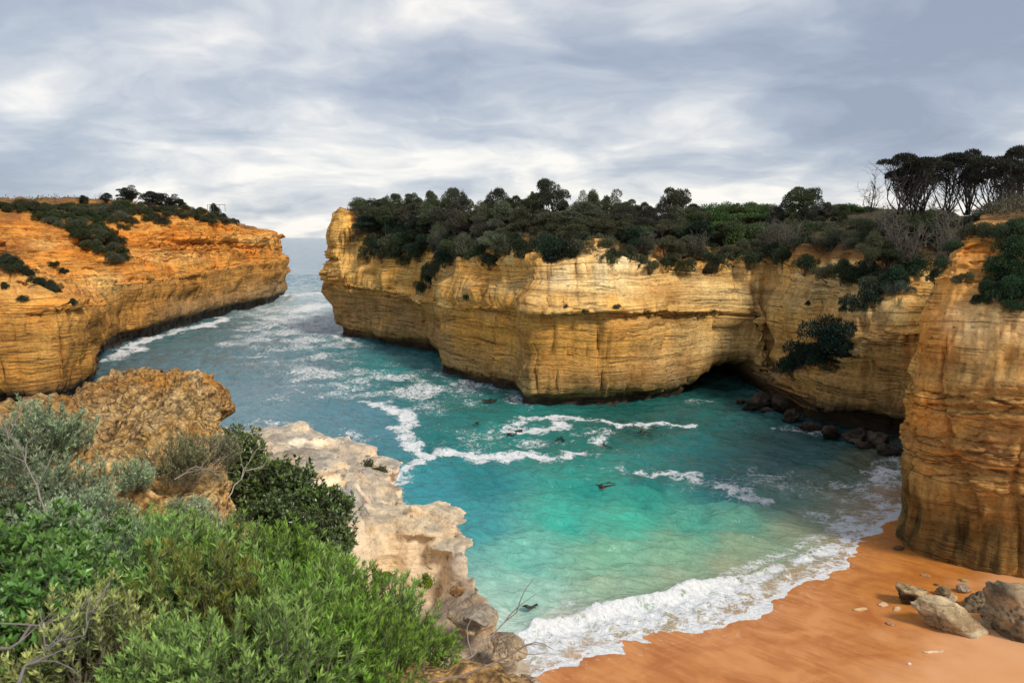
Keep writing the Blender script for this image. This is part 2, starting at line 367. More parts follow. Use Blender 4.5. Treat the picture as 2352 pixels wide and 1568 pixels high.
# --- the headland across the cove
def build_headland():
    c = []
    c.append(stdcol(0, 0, -35, 13, (2, 22), (4, 24), (7, 25), base=(-29.0, 197.0)))
    c.append(stdcol(0, 0, -25, 13, (2, 22.5), (4, 24.5), (7, 25.4), base=(-36.5, 181.0)))
    c.append(pcol(ground(764, 767), 8, [(1.2, -3.5), (1.3, 1.0), (0, 1.8), (-1.9, 655), (-1.8, 575), (0.4, 492), (2.5, 489), (5, 25.6), (8, 26)]))
    c.append(pcol(ground(780, 773), 40, [(1.2, -3.5), (1.3, 1.0), (0, 1.8), (-1.2, 660), (-0.6, 572), (1.6, 492), (4, 487), (6, 25.8), (9, 26)]))
    c.append(stdcol(800, 778, 70, 662, (2.8, 540), (7, 24), (14, 25), l1in=-.4))
    c.append(stdcol(860, 788, 76, 668, (3.0, 585), (13, 23.2), (24, 24.5), notch=1.6))
    c.append(stdcol(930, 802, 80, 680, (3.5, 578), (14, 22.8), (34, 24.5), notch=2.5, lip=1.6))
    c.append(stdcol(985, 816, 84, 690, (4.0, 575), (15, 22.4), (48, 24.5), notch=4.5, lip=2.0))
    c.append(stdcol(1003, 838, 88, 698, (4.0, 580), (18, 22), (50, 24.4), notch=2, lip=1.6))
    c.append(stdcol(1012, 858, 88, 704, (4.5, 588), (20, 21.8), (52, 24.4), l1in=.8))
    c.append(stdcol(1100, 884, 88, 712, (5.0, 600), (21, 21.6), (55, 24.4), l1in=.8))
    c.append(stdcol(1185, 907, 90, 716, (5.5, 584), (22, 21.5), (58, 24.4), l1in=.6))
    c.append(stdcol(1203, 929, 92, 718, (7, 592), (24, 21.4), (62, 24.3), l1in=.2))
    c.append(stdcol(1225, 935, 92, 718, (7, 590), (24, 21.4), (62, 24.3), l1in=.3))
    c.append(stdcol(1400, 940, 92, 720, (7, 566), (25, 21.3), (66, 24.3), l1in=.5))
    c.append(stdcol(1470, 931, 92, 722, (5.5, 590), (24, 21.2), (66, 24.3), l1in=.6))
    c.append(stdcol(1545, 916, 92, 722, (4, 606), (23, 21.2), (66, 24.3), l1in=.5))
    c.append(stdcol(1640, 906, 90, 722, (3.4, 602), (22, 21.2), (66, 24.3), l1in=.5))
    c.append(stdcol(1735, 904, 88, 724, (3.0, 598), (22, 21.2), (66, 24.3), l1in=.5))
    c.append(stdcol(1775, 918, 84, 850, (5.5, 600), (22, 21.2), (66, 24.3), l1in=2.0, ledge=(2.0, .5)))
    c.append(stdcol(1815, 957, 80, 858, (10, 606), (24, 21.2), (66, 24.3), l1in=1.6, ledge=(6.0, 1.2), notch=2.5, lip=1.6))
    c.append(stdcol(1870, 989, 78, 862, (10.5, 622), (24, 21.2), (66, 24.3), l1in=1.2, ledge=(5.5, 1.4), notch=4, lip=1.2))
    c.append(stdcol(1930, 1002, 76, 838, (9, 640), (23, 21.2), (60, 24.3), l1in=1.0, ledge=(3.0, 1.0), notch=5, lip=2.3))
    c.append(stdcol(2000, 1016, 74, 790, (7.5, 650), (22, 21.4), (60, 24.3), l1in=1.0, ledge=(2.0, 0.8), notch=5, lip=2.8))
    c.append(stdcol(2060, 1030, 72, 770, (7, 662), (22, 21.4), (60, 24.3), l1in=1.0, ledge=(1.6, 0.8), notch=5, lip=2.8))
    c.append(stdcol(2200, 1045, 70, 760, (7, 640), (22, 21.4), (60, 24.3), l1in=1.0, notch=4, lip=2.4))
    c.append(stdcol(2420, 1075, 70, 760, (7, 620), (22, 21.4), (60, 24.3), l1in=1.0))
    P, u, lev = resample(c, 940, [6, 5, 6, 78, 5, 66, 26, 26, 26], 4)
    P = erode(P, lev, 3, big=0.6, strata=1.7, flute=0.14, crack=0.55, bed=.42)
    # the sea cave
    px, py, _ = project(P)
    p0 = ground(1665, 905); r = (P[..., 0] - p0[0])
    ax = lerp(0, 1, sstep(-6.5, 0.5, r)) * (1 - sstep(3.8, 6.0, r))
    arch = 3.3 * np.power(np.clip(ax, 0, 1), 0.7)
    inside = sstep(0.0, 1.0, arch - P[..., 2] + 0.4 * fbm(scl(P, .6, .6, .6), 3, 5)) * (lev[None, :] < 4.2)
    P[..., 1] += inside * 11.0 * ax
    # shallow hollow round the mouth
    hol = np.exp(-((r - 0.5) / 8.0) ** 2) * (1 - sstep(1.5, 7.5, P[..., 2] + 0.25 * np.abs(r - 1))) * (lev[None, :] < 4.2)
    P[..., 1] += hol * 2.0
    z = P[..., 2]
    nl = fbm(scl(P, 1 / 8., 1 / 8., 1 / 5.), 4, 21)[..., None]; n2 = fbm(scl(P, 1 / 3., 1 / 3., 1 / 6.), 4, 22)[..., None]
    up = sstep(2.85, 3.2, lev)[None, :, None] * np.ones_like(z)[..., None]
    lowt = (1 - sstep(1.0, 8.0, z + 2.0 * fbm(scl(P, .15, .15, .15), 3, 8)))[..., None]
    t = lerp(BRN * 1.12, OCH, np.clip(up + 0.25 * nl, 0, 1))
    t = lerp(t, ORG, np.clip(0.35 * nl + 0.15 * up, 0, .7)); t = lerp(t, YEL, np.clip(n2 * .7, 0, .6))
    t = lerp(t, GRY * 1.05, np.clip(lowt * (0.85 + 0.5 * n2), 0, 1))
    cream = np.clip(up * sstep(-.05, .45, fbm(scl(P, 1 / 7., 1 / 7., 1 / 3.), 3, 23))[..., None] * .7, 0, .7)
    t = lerp(t, CRM, cream)
    gw = np.clip((1 - up) * sstep(.05, .5, fbm(scl(P, 1 / 6., 1 / 6., 1 / 9.), 3, 24))[..., None], 0, 1)
    t = lerp(t, np.array([.34, .27, .19]), gw * .65)
    left = (1 - sstep(900, 1010, px))[..., None]
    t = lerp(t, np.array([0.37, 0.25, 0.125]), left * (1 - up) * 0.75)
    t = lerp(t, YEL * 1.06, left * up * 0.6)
    org = (blob(px, py, 1130, 760, 110, 60) + blob(px, py, 1330, 790, 130, 70) + .7 * blob(px, py, 1560, 780, 80, 60))[..., None]
    t = lerp(t, np.array([0.56, 0.31, 0.085]), np.clip(org * .8, 0, .8))
    wh = (blob(px, py, 1400, 625, 95, 42) + .9 * blob(px, py, 1285, 640, 55, 28) + .8 * blob(px, py, 1440, 590, 60, 30) + .8 * blob(px, py, 1900, 640, 70, 30) + .6 * blob(px, py, 1970, 700, 50, 40))
    wh = np.clip(wh * (0.75 + 0.8 * fbm(scl(P, .5, .5, .3), 3, 9)), 0, 1)[..., None]
    t = lerp(t, WHT * np.array([1, 1.03, 1.06]), wh * 0.95)
    pale = (blob(px, py, 1700, 680, 190, 60) + blob(px, py, 1640, 790, 150, 45))[..., None]
    t = lerp(t, CRM * 0.82, np.clip(pale * .8, 0, .75))
    br = (blob(px, py, 2010, 770, 60, 70) + .8 * blob(px, py, 1960, 900, 120, 60))[..., None]
    t = lerp(t, np.array([0.36, 0.22, 0.10]), np.clip(br * .8, 0, .8))
    line = np.exp(-((lev[None, :] - 3.05) / 0.05) ** 2)[..., None] * np.ones_like(z)[..., None]
    t = lerp(t, BRN * .8, line * .6)
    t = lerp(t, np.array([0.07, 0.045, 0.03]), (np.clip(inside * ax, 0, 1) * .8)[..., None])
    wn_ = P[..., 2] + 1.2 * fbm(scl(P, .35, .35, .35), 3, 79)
    low_dark = sstep(1845, 1890, px) * (1 - sstep(2.0, 3.6, wn_)) * .92  # shade on the wall below the undercut block, painted as dark tint
    low_dark = np.maximum(low_dark, sstep(1600, 1640, px) * (1 - sstep(1.0, 2.6, wn_)) * .8)
    o = finish_cliff('cliff_headland', P, lev, t, 'layered ochre sandstone headland across the cove with a dark sea cave', M_CLIFF, False, wet_h=1.0, shade_wet=low_dark)
    return P
HEAD = build_headland()

# --- the long cliff on the far side of the channel
def build_left_cliff():
    c = []
    K = lambda px, py, ang, k, base=None: pcol(ground(px, py) if base is None else np.array(base), ang, k)
    c.append(K(-420, 965, 115, [(1, -3.5), (1, .8), (0, 1.4), (1.5, 725), (2.6, 722), (17, 600), (21, 548), (23, 490), (38, 455), (90, 470)]))
    c.append(K(-120, 952, 120, [(1, -3.5), (1, .8), (0, 1.4), (1.5, 728), (2.6, 725), (17, 600), (21, 548), (23, 488), (38, 455), (90, 470)]))
    c.append(K(60, 943, 128, [(1, -3.5), (1, .8), (0, 1.4), (1.2, 722), (2.4, 718), (15, 600), (18, 585), (20, 520), (36, 458), (90, 470)]))
    c.append(K(165, 931, 138, [(1, -3.5), (1, .8), (0, 1.4), (0.8, 706), (2.0, 702), (13, 620), (18, 575), (23, 530), (40, 462), (90, 470)]))
    c.append(K(208, 905, 146, [(1, -3.5), (1, .8), (0, 1.4), (0.2, 703), (1.4, 699), (11, 640), (18, 590), (26, 540), (44, 462), (90, 470)]))
    c.append(K(240, 872, 152, [(1, -3.5), (1, .8), (0, 2.0), (-.6, 700), (.6, 697), (9, 645), (18, 600), (28, 545), (46, 462), (90, 470)]))
    c.append(K(247, 842, 156, [(3.2, -3.5), (3.2, 1.8), (1.2, 3.6), (-.8, 700), (.4, 696), (8, 648), (18, 605), (28, 545), (46, 462), (90, 470)]))
    c.append(K(0, 0, 158, [(1.5, -3.5), (1.5, 1.4), (0, 2.4), (0.4, 672), (1.6, 668), (8, 640), (16, 606), (26, 545), (44, 460), (90, 470)], base=(-70.5, 127)))
    c.append(K(0, 0, 158, [(1.5, -3.5), (1.5, 1.4), (0, 2.4), (0.4, 655), (1.6, 651), (6, 618), (12, 590), (22, 540), (42, 458), (90, 470)], base=(-72.5, 137)))
    c.append(K(345, 779, 155, [(2.5, -3.5), (2.5, 1.5), (0, 2.8), (0.4, 648), (1.5, 645), (4, 606), (8, 580), (14, 535), (36, 455), (90, 470)]))
    c.append(K(450, 748, 150, [(3, -3.5), (3, 1.7), (0, 3.2), (0.2, 632), (1.3, 629), (2.6, 585), (4.5, 558), (8, 512), (30, 456), (90, 470)]))
    c.append(K(552, 717, 146, [(3, -3.5), (3, 1.7), (0, 3.2), (0, 614), (1.0, 611), (1.8, 572), (2.6, 548), (5, 500), (20, 474), (70, 478)]))
    c.append(K(588, 710, 146, [(3, -3.5), (3, 1.7), (0, 3.0), (0, 608), (.8, 605), (1.0, 570), (1.2, 546), (3, 518), (14, 500), (60, 488)]))
    c.append(K(626, 703, 150, [(2.4, -3.5), (2.4, 1.7), (.6, 3.0), (-1.2, 604), (-.6, 600), (.4, 575), (.2, 545), (0.2, 537), (12, 517), (50, 490)]))
    c.append(K(634, 697, 185, [(1.6, -3.5), (1.6, 1.7), (0, 3.0), (-1.6, 604), (-1, 600), (.4, 575), (.8, 545), (1.0, 536), (10, 520), (45, 492)]))
    c.append(K(0, 0, 230, [(1.6, -3.5), (1.6, 1.7), (0, 3.0), (-.6, 14), (0, 14.4), (1, 17), (1.4, 20), (2.0, 21), (10, 23), (45, 27)], base=(-74.5, 247)))
    c.append(K(0, 0, 240, [(1.6, -3.5), (1.6, 1.7), (0, 3.0), (-.6, 14), (0, 14.4), (1, 17), (1.4, 20), (2.0, 22), (10, 24), (45, 28)], base=(-95, 275)))
    P, u, lev = resample(c, 900, [5, 5, 7, 64, 5, 34, 28, 30, 26, 16], 4)
    P = erode(P, lev, 131, big=0.8, strata=1.8, flute=0.25, bed=.45, crack=0.7, gully=1.2, face_to=7.0, fine=0.16)
    slope = (sstep(4.0, 4.6, lev) * (1 - sstep(7.0, 7.8, lev)))[None, :]
    P[..., 2] += slope * (1.5 * (np.abs(fbm(scl(P, 1 / 7., 1 / 7., 0), 3, 140)) * 2 - .8) + .5 * strata_profile(P[..., 2] * .8))
    px, py, f = project(P); z = P[..., 2]
    nl = fbm(scl(P, 1 / 9., 1 / 9., 1 / 5.), 4, 121)[..., None]; n2 = fbm(scl(P, 1 / 3., 1 / 3., 1 / 6.), 4, 122)[..., None]
    hi = sstep(2.9, 4.6, lev)[None, :, None] * np.ones_like(z)[..., None]
    t = lerp(np.array([0.52, 0.28, 0.085]), np.array([0.66, 0.37, 0.10]), hi)
    t = lerp(t, np.array([0.66, 0.25, 0.04]), np.clip(hi * (0.55 + 0.8 * nl), 0, .9))
    t = lerp(t, YEL * 1.08, np.clip(n2 * .8, 0, .7))
    far = sstep(300, 420, px)[..., None]
    low = (1 - sstep(2.0, 10.0, z + 1.5 * fbm(scl(P, .12, .12, .1), 3, 123)))[..., None]
    t = lerp(t, np.array([0.40, 0.29, 0.18]), np.clip(far * low * .95, 0, .95))
    t = lerp(t, np.array([0.30, 0.25, 0.18]), np.clip(sstep(560, 640, px)[..., None] * low * .8, 0, .8))
    crm = (blob(px, py, 240, 650, 60, 24) + blob(px, py, 105, 560, 40, 14) + .8 * blob(px, py, 400, 590, 80, 14) + .8 * blob(px, py, 590, 552, 60, 12) + .6 * blob(px, py, 60, 650, 80, 30))[..., None]
    t = lerp(t, np.array([0.82, 0.62, 0.30]), np.clip(crm * .75, 0, .75))
    t = lerp(t, np.array([0.26, 0.13, 0.06]), np.clip(blob(px, py, 20, 575, 70, 30) * .7 + blob(px, py, 20, 500, 40, 16) * .4, 0, .7)[..., None])
    t = lerp(t, np.array([0.50, 0.30, 0.10]), np.clip((1 - sstep(730, 760, py)) * 0, 0, 1)[..., None])
    t = t * np.array([.86, .84, .86])
    t = lerp(t, np.array([.24, .12, .05]), np.clip(sstep(.25, .6, fbm(scl(P, 1 / 14., 1 / 14., 1 / 2.2), 3, 125)) * .5, 0, .5)[..., None])
    finish_cliff('cliff_left', P, lev, t, 'long orange layered sea cliff running out along the channel to its tip', M_CLIFF, True, wet_h=2.3, face_to=7.0,
                 soil=(0.27, 0.12, 0.05), veg=(0.09, 0.085, 0.035))
    return P
LEFT = build_left_cliff()

# --- the near cliff beside the beach
def build_right_cliff():
    c = []
    K = lambda px, py, ang, k, base=None: pcol(ground(px, py) if base is None else np.array(base), ang, k)
    c.append(K(0, 0, 5, [(0, -2), (.1, .4), (.2, 2.5), (0.2, 10), (.8, 10.4), (2.5, 17), (4.5, 18.5), (6, 20.5), (14, 21.8), (40, 22.6)], base=(42.0, 73)))
    c.append(K(0, 0, 15, [(0, -2), (.1, .4), (.2, 2.5), (-.1, 10), (.6, 10.4), (2.2, 17), (4.2, 18.3), (6, 20.4), (14, 21.8), (40, 22.6)], base=(34.4, 61)))
    c.append(K(0, 0, 24, [(.2, -2), (.2, .4), (.1, 1080), (-.5, 950), (-.1, 905), (1.4, 640), (2.6, 612), (5.2, 545), (12, 21.8), (40, 22.6)], base=ground(2054, 1238)))
    c.append(K(2066, 1262, 40, [(.3, -2), (.3, .5), (.1, 1085), (-.3, 940), (.1, 900), (1.6, 640), (2.8, 607), (5.0, 538), (11, 22), (40, 22.6)]))
    c.append(K(2110, 1286, 48, [(.5, -2), (.5, .6), (0, 1100), (0, 935), (.3, 900), (2.0, 640), (3.0, 600), (5.0, 532), (10, 22), (40, 22.6)]))
    c.append(K(2230, 1330, 54, [(.6, -2), (.7, .8), (0, 1130), (0.1, 930), (.4, 890), (2.4, 680), (3.6, 605), (5.2, 530), (10, 22), (40, 22.6)]))
    c.append(K(2352, 1358, 56, [(.6, -2), (.7, .8), (0, 1150), (0.1, 930), (.4, 880), (2.6, 700), (4.2, 620), (7.0, 520), (12, 22), (40, 22.6)]))
    c.append(K(2520, 1385, 58, [(.6, -2), (.7, .8), (0, 1150), (0.1, 930), (.4, 880), (2.6, 700), (4.2, 620), (7.0, 505), (12, 22), (40, 22.6)]))
    c.append(K(2850, 1420, 60, [(.6, -2), (.7, .8), (0, 1150), (0.1, 930), (.4, 880), (2.6, 700), (4.2, 620), (7.0, 500), (12, 22), (40, 22.6)]))
    P, u, lev = resample(c, 540, [6, 4, 60, 60, 10, 96, 34, 40, 24, 18], 5)
    P = erode(P, lev, 231, dip=(-0.05, 0.0), big=0.2, strata=0.62, flute=0.10, crack=0.4, fine=0.16, face_to=7.0, warp=2.2, gully=.5, bed=.30)
    n = grid_normals(P)
    face = (1 - sstep(6.5, 7.2, lev))[None, :]
    dd = 0.14 * fbm(scl(P, 1 / .5, 1 / .5, 1 / .35), 3, 240) - 0.22 * sstep(0.35, .8, fbm(scl(P, 1 / 1.3, 1 / 1.3, 1 / .8), 2, 241))
    P = P + n * (dd * face)[..., None] * -1
    px, py, f = project(P); z = P[..., 2]
    nl = fbm(scl(P, 1 / 4., 1 / 4., 1 / 2.5), 4, 221)[..., None]; n2 = fbm(scl(P, 1 / 1.5, 1 / 1.5, 1 / 3.), 4, 222)[..., None]
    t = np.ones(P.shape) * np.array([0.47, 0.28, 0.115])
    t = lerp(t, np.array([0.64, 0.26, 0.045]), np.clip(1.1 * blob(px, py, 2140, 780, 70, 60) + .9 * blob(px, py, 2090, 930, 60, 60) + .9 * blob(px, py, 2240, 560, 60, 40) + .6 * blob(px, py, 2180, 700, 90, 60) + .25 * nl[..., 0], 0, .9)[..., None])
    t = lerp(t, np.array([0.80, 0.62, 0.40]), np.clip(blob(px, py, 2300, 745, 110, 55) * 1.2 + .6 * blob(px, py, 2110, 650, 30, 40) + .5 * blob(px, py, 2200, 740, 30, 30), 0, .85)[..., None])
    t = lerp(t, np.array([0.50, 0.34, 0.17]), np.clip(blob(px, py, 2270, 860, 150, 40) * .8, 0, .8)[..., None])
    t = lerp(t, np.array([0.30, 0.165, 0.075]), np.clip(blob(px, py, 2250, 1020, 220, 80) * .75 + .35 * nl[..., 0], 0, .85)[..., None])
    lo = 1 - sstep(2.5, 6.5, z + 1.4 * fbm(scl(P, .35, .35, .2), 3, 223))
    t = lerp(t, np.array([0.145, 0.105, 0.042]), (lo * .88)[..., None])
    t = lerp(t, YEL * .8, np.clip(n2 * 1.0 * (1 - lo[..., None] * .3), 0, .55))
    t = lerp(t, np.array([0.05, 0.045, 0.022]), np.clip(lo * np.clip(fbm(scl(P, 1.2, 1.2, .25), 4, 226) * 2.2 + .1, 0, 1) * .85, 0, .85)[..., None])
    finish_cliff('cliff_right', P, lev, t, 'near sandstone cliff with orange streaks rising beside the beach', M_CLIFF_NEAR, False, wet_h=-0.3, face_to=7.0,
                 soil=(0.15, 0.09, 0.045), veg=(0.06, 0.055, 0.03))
    return P
RIGHT = build_right_cliff()
# ------------------------------------------------------------------ beach and sea
SHORE_PX = [(700, 2100), (1000, 1745), (1140, 1610), (1215, 1568), (1262, 1545), (1340, 1518), (1400, 1494), (1470, 1466), (1560, 1456), (1660, 1441), (1705, 1418), (1760, 1390),
            (1850, 1338), (1930, 1308), (1962, 1292), (1968, 1262), (2000, 1226), (2052, 1188), (2130, 1150), (2300, 1120)]
SHORE = np.array([ground(*p) for p in SHORE_PX])
CREST_PX = [(1150, 1478), (1250, 1444), (1330, 1425), (1420, 1402), (1500, 1385), (1590, 1362), (1660, 1340), (1740, 1310)]
CRESTL = np.array([ground(*p) for p in CREST_PX])
def shore_d(XY):
    d, s, par = polydist(XY, SHORE)
    n = 0.18 * noise3(np.column_stack([XY * 0.9, np.zeros(len(XY))]), 300) + 0.14 * noise3(np.column_stack([XY * 2.1, np.zeros(len(XY))]), 301) + 0.07 * noise3(np.column_stack([XY * 4.5, np.zeros(len(XY))]), 302)
    return -s * d + n, par            # positive on the sand

def build_beach():
    xs = np.arange(-8, 62, 0.22); ys = np.arange(14, 78, 0.22)
    X, Y = np.meshgrid(xs, ys, indexing='ij'); XY = np.column_stack([X.ravel(), Y.ravel()])
    d, par = shore_d(XY)
    z = np.where(d > 0, 0.055 * d, 0.09 * d); z = np.clip(z, -2.5, 1.6)
    P3 = np.column_stack([XY, np.zeros(len(XY))])
    z = z + 0.03 * fbm(P3 * np.array([.5, .5, 1]), 3, 310)
    P = np.column_stack([XY, z]).reshape(len(xs), len(ys), 3)
    me = mesh_np('beach', P, grid_faces(len(xs), len(ys)), {'shore': d})
    m, nt, b = material('wet_orange_sand')
    geo = nt.node('ShaderNodeNewGeometry'); pos = geo.outputs['Position']
    dd = nt.node('ShaderNodeAttribute', attribute_name='shore').outputs['Fac']
    rot = nt.node('ShaderNodeVectorRotate', rotation_type='Z_AXIS', ins={'Angle': radians(48)}); nt.l.new(pos, rot.inputs['Vector'])
    rib = nt.math('ADD', nt.math('MULTIPLY', nt.noise(nt.vmul(rot.outputs[0], (0.25, 2.8, 1)), 1.0, 5, 0.6, 0.8), .34), nt.math('MULTIPLY', nt.noise(pos, .45, 5, .6, .7), .66))
    soft = nt.noise(pos, 0.28, 4, 0.55)
    wetf = nt.maprange(nt.math('ADD', dd, nt.math('MULTIPLY', nt.math('SUBTRACT', soft, 0.5), 9.0)), 4.5, 10.0, 1.0, 0.0, True)
    dry = nt.mix(nt.maprange(soft, .35, .65), (0.70, 0.325, 0.125), (0.75, 0.375, 0.165))
    wet = nt.mix(nt.maprange(rib, .40, .60), (0.46, 0.145, 0.024), (0.68, 0.265, 0.058))
    c = nt.mix(wetf, dry, wet)
    grain = nt.noise(pos, 60, 3, .7)
    c = nt.mix(.5, c, nt.ramp(grain, [(.3, (.75, .75, .75)), (.6, (1.06, 1.06, 1.06))]), 'MULTIPLY')
    # the film of foam bubbles left by the last wave
    film = nt.noise(nt.vmul(rot.outputs[0], (2.2, 5.0, 1)), 1.0, 6, .7, .6)
    near = nt.maprange(dd, 0.0, 2.6, 1.0, 0.0, True)
    fm = nt.math('MULTIPLY', nt.maprange(film, .56, .70), near)
    c = nt.mix(nt.math('MULTIPLY', fm, .6), c, (.80, .68, .58))
    nt.l.new(c, b.inputs['Base Color'])
    nt.l.new(nt.maprange(nt.math('MULTIPLY', wetf, nt.maprange(rib, .35, .6, .6, 1.0)), 0, 1, .9, .17), b.inputs['Roughness'])
    b.inputs['Specular IOR Level'].default_value = 0.5
    h = nt.math('ADD', nt.math('MULTIPLY', rib, .6), nt.math('MULTIPLY', grain, .06))
    nt.l.new(nt.bump(h, .25, .05), b.inputs['Normal'])
    link('beach', me, m, label='wet orange sand of the small cove beach', kind='structure')
build_beach()

def build_sea():
    az = np.linspace(radians(-46), radians(46), 415)
    r1 = np.exp(np.concatenate([np.linspace(math.log(17), math.log(115), 590)[:-1], np.linspace(math.log(115), math.log(420), 220)])); r2 = np.exp(np.linspace(math.log(420), math.log(40000), 70))[1:]
    r = np.concatenate([r1, r2])
    A, R = np.meshgrid(az, r, indexing='ij')
    X = R * np.sin(A); Y = R * np.cos(A)
    XY = np.column_stack([X.ravel(), Y.ravel()]).astype(np.float32); Rr = R.ravel()
    P3 = np.column_stack([XY, np.zeros(len(XY))]).astype(np.float32)
    near = Rr < 420
    d, par = shore_d(XY)
    px, py, f = project(np.column_stack([XY, np.zeros(len(XY))]))
    # waves
    inner = 1 - sstep(75, 165, Rr)                       # the cove is calmer than the channel
    damp = sstep(0.0, 9.0, -d) * 0.9 + 0.1
    zz = np.zeros(len(XY), np.float32); q = P3[near]
    def swell(wl, ang, amp, sharp=1.5):
        a = radians(ang); k = 2 * pi / wl
        ph = k * (q[:, 0] * cos(a) + q[:, 1] * sin(a)) + 2.2 * fbm(q / (wl * 2.2), 2, int(wl * 7)) 
        s = np.sin(ph) * 0.5 + 0.5
        return amp * (s ** sharp - .45)
    inn = inner[near]
    w = swell(17, 68, .34, 1.8) * (1 - .6 * inn) + swell(6.5, 80, .13)
    uu = q[:, 0] * .87 - q[:, 1] * .5; vv = q[:, 0] * .5 + q[:, 1] * .87; o_ = np.zeros(len(q))
    bend = 1.2 * fbm(q / 8.0, 2, 471)
    rp = .26 * fbm(np.column_stack([uu * .22, (vv + bend) * .62, o_]), 3, 475) + .15 * fbm(np.column_stack([uu * .5, (vv + bend) * 1.35, o_ + 3]), 3, 479)
    rp = rp - .10 * np.abs(fbm(np.column_stack([uu * .35, (vv + bend) * 1.0, o_ + 7]), 3, 483))
    w += 2.0 * rp * (.6 + .8 * np.clip(fbm(q / 12.0, 2, 487) + .4, 0, 1))
    w += (0.30 - .16 * inn) * fbm(q * np.array([.30, .55, 1]), 4, 400) + (.16 - .08 * inn) * fbm(q * np.array([1.0, 1.5, 1]), 3, 405)
    zz[near] = w * damp[near]
    # breaking wave along the beach
    dc, sc, pc = polydist(XY, CRESTL)
    sd = -sc * dc                                              # positive towards the sand
    nq = fbm(P3 * np.array([.8, .8, 1]), 3, 410)
    hgt = 0.72 * sstep(0.0, .8, pc) * (1 - sstep(len(CRESTL) - 3.0, len(CRESTL) - 1.0, pc)) * (0.75 + .6 * nq)
    hgt *= (d < 0.3)
    prof = np.where(sd < 0, np.exp(-(sd / 1.0) ** 2), np.exp(-(sd / .38) ** 2))
    zz += hgt * prof
    band = (sd > -0.1) & (d < .5) & (dc < 6)
    zz += band * (0.26 * np.clip(fbm(P3 * 1.8, 4, 411) + .25, 0, 1) * np.clip(-d * .6, 0, 1))
    # white water against the outer rocks
    wash = blob(px, py, 720, 686, 60, 14) + blob(px, py, 655, 690, 40, 10)
    zz += wash * (Rr > 150) * (Rr < 330) * (0.9 + 1.0 * fbm(P3 * .2, 3, 412))
    # colour of the water by place: deep channel, clear green pool, sandy shallows
    ctrl = [(660, 570, (.19, .29, .36)), (700, 640, (.20, .31, .36)), (700, 690, (.36, .46, .48)), (600, 780, (.10, .19, .21)), (420, 790, (.08, .19, .21)), (300, 820, (.07, .15, .17)), (700, 850, (.09, .175, .195)), (560, 930, (.13, .21, .24)), (620, 900, (.12, .20, .23)),
            (800, 960, (.085, .195, .235)), (880, 840, (.03, .20, .20)), (980, 880, (.015, .14, .135)), (820, 790, (.05, .18, .20)), (1080, 930, (.012, .15, .13)), (900, 1000, (.06, .19, .225)), (1000, 1000, (.012, .16, .15)),
            (1150, 1000, (.010, .18, .15)), (1300, 1010, (.010, .15, .125)), (1450, 975, (.012, .105, .09)), (1600, 960, (.014, .115, .105)), (1750, 960, (.014, .095, .088)), (1900, 1010, (.022, .09, .088)), (1600, 1040, (.014, .15, .145)), (1850, 1050, (.024, .12, .12)),  # dark reef, with the cliff's reflection painted into the water colour
            (1500, 1100, (.012, .15, .14)), (1650, 1130, (.014, .15, .155)), (1480, 1140, (.015, .22, .17)), (1350, 1120, (.012, .22, .175)), (1300, 1190, (.04, .36, .27)), (1450, 1190, (.05, .36, .25)), (1100, 1100, (.015, .18, .19)), (1100, 1200, (.04, .24, .25)), (1000, 1130, (.03, .22, .25)),
            (1600, 1200, (.06, .28, .20)), (1700, 1190, (.08, .24, .17)), (1800, 1150, (.10, .20, .15)), (1950, 1100, (.10, .15, .10)), (2000, 1060, (.11, .13, .07)), (1200, 1280, (.14, .40, .31)), (1400, 1280, (.16, .36, .23)), (1550, 1260, (.17, .34, .21)),
            (1700, 1250, (.21, .30, .18)), (1850, 1210, (.22, .26, .16)), (1970, 1170, (.27, .25, .16)), (1200, 1370, (.26, .45, .35)), (1400, 1340, (.25, .36, .24)), (1550, 1330, (.26, .34, .22)), (1150, 1440, (.40, .52, .43)), (1700, 1310, (.30, .31, .19)), (1120, 1520, (.50, .56, .48)), (1300, 1470, (.48, .46, .38)), (2040, 1140, (.36, .24, .14))]
    cpos = np.array([ground(c[0], c[1]) for c in ctrl]); ccol = np.array([c[2] for c in ctrl])
    cl = np.column_stack([np.arctan2(cpos[:, 0], cpos[:, 1]) * 2.0, np.log(np.hypot(cpos[:, 0], cpos[:, 1]))])
    pl = np.column_stack([A.ravel() * 2.0, np.log(Rr)])
    pl = pl + 0.03 * np.column_stack([fbm(P3 * .25, 3, 420), fbm(P3 * .25, 3, 424)])
    num = np.zeros((len(XY), 3), np.float32); den = np.zeros(len(XY), np.float32)
    for k in range(len(ctrl)):
        wgt = 1.0 / (((pl - cl[k]) ** 2).sum(1) + 0.0009) ** 1.7
        num += wgt[:, None] * ccol[k]; den += wgt
    colr = num / den[:, None]
    colr = colr * (1 + .30 * (inner * sstep(.12, .22, colr[:, 1])))[:, None]
    deep = sstep(260, 600, Rr)[:, None]
    colr = lerp(colr, np.array([.075, .19, .29]), deep)
    # foam: where it lies (0..1); the material breaks it into lace
    foam = np.zeros(len(XY), np.float32)
    WARPS = {}
    def streak(pts, width, val, soft=.8, warp=1.3):
        pl_ = np.array([ground(*p) for p in pts])
        rr = np.hypot(*pl_.mean(0)); k = 2.0 ** round(math.log2(rr / 60.0))
        pad = width * 3 + 3 * k
        m = np.nonzero((XY[:, 0] > pl_[:, 0].min() - pad) & (XY[:, 0] < pl_[:, 0].max() + pad) & (XY[:, 1] > pl_[:, 1].min() - pad) & (XY[:, 1] < pl_[:, 1].max() + pad))[0]
        if not len(m): return
        q = P3[m]
        wv = warp * k * np.column_stack([fbm(q / (2.6 * k), 3, 430), fbm(q / (2.6 * k), 3, 434)])
        dd, _, _ = polydist(XY[m] + wv, pl_)
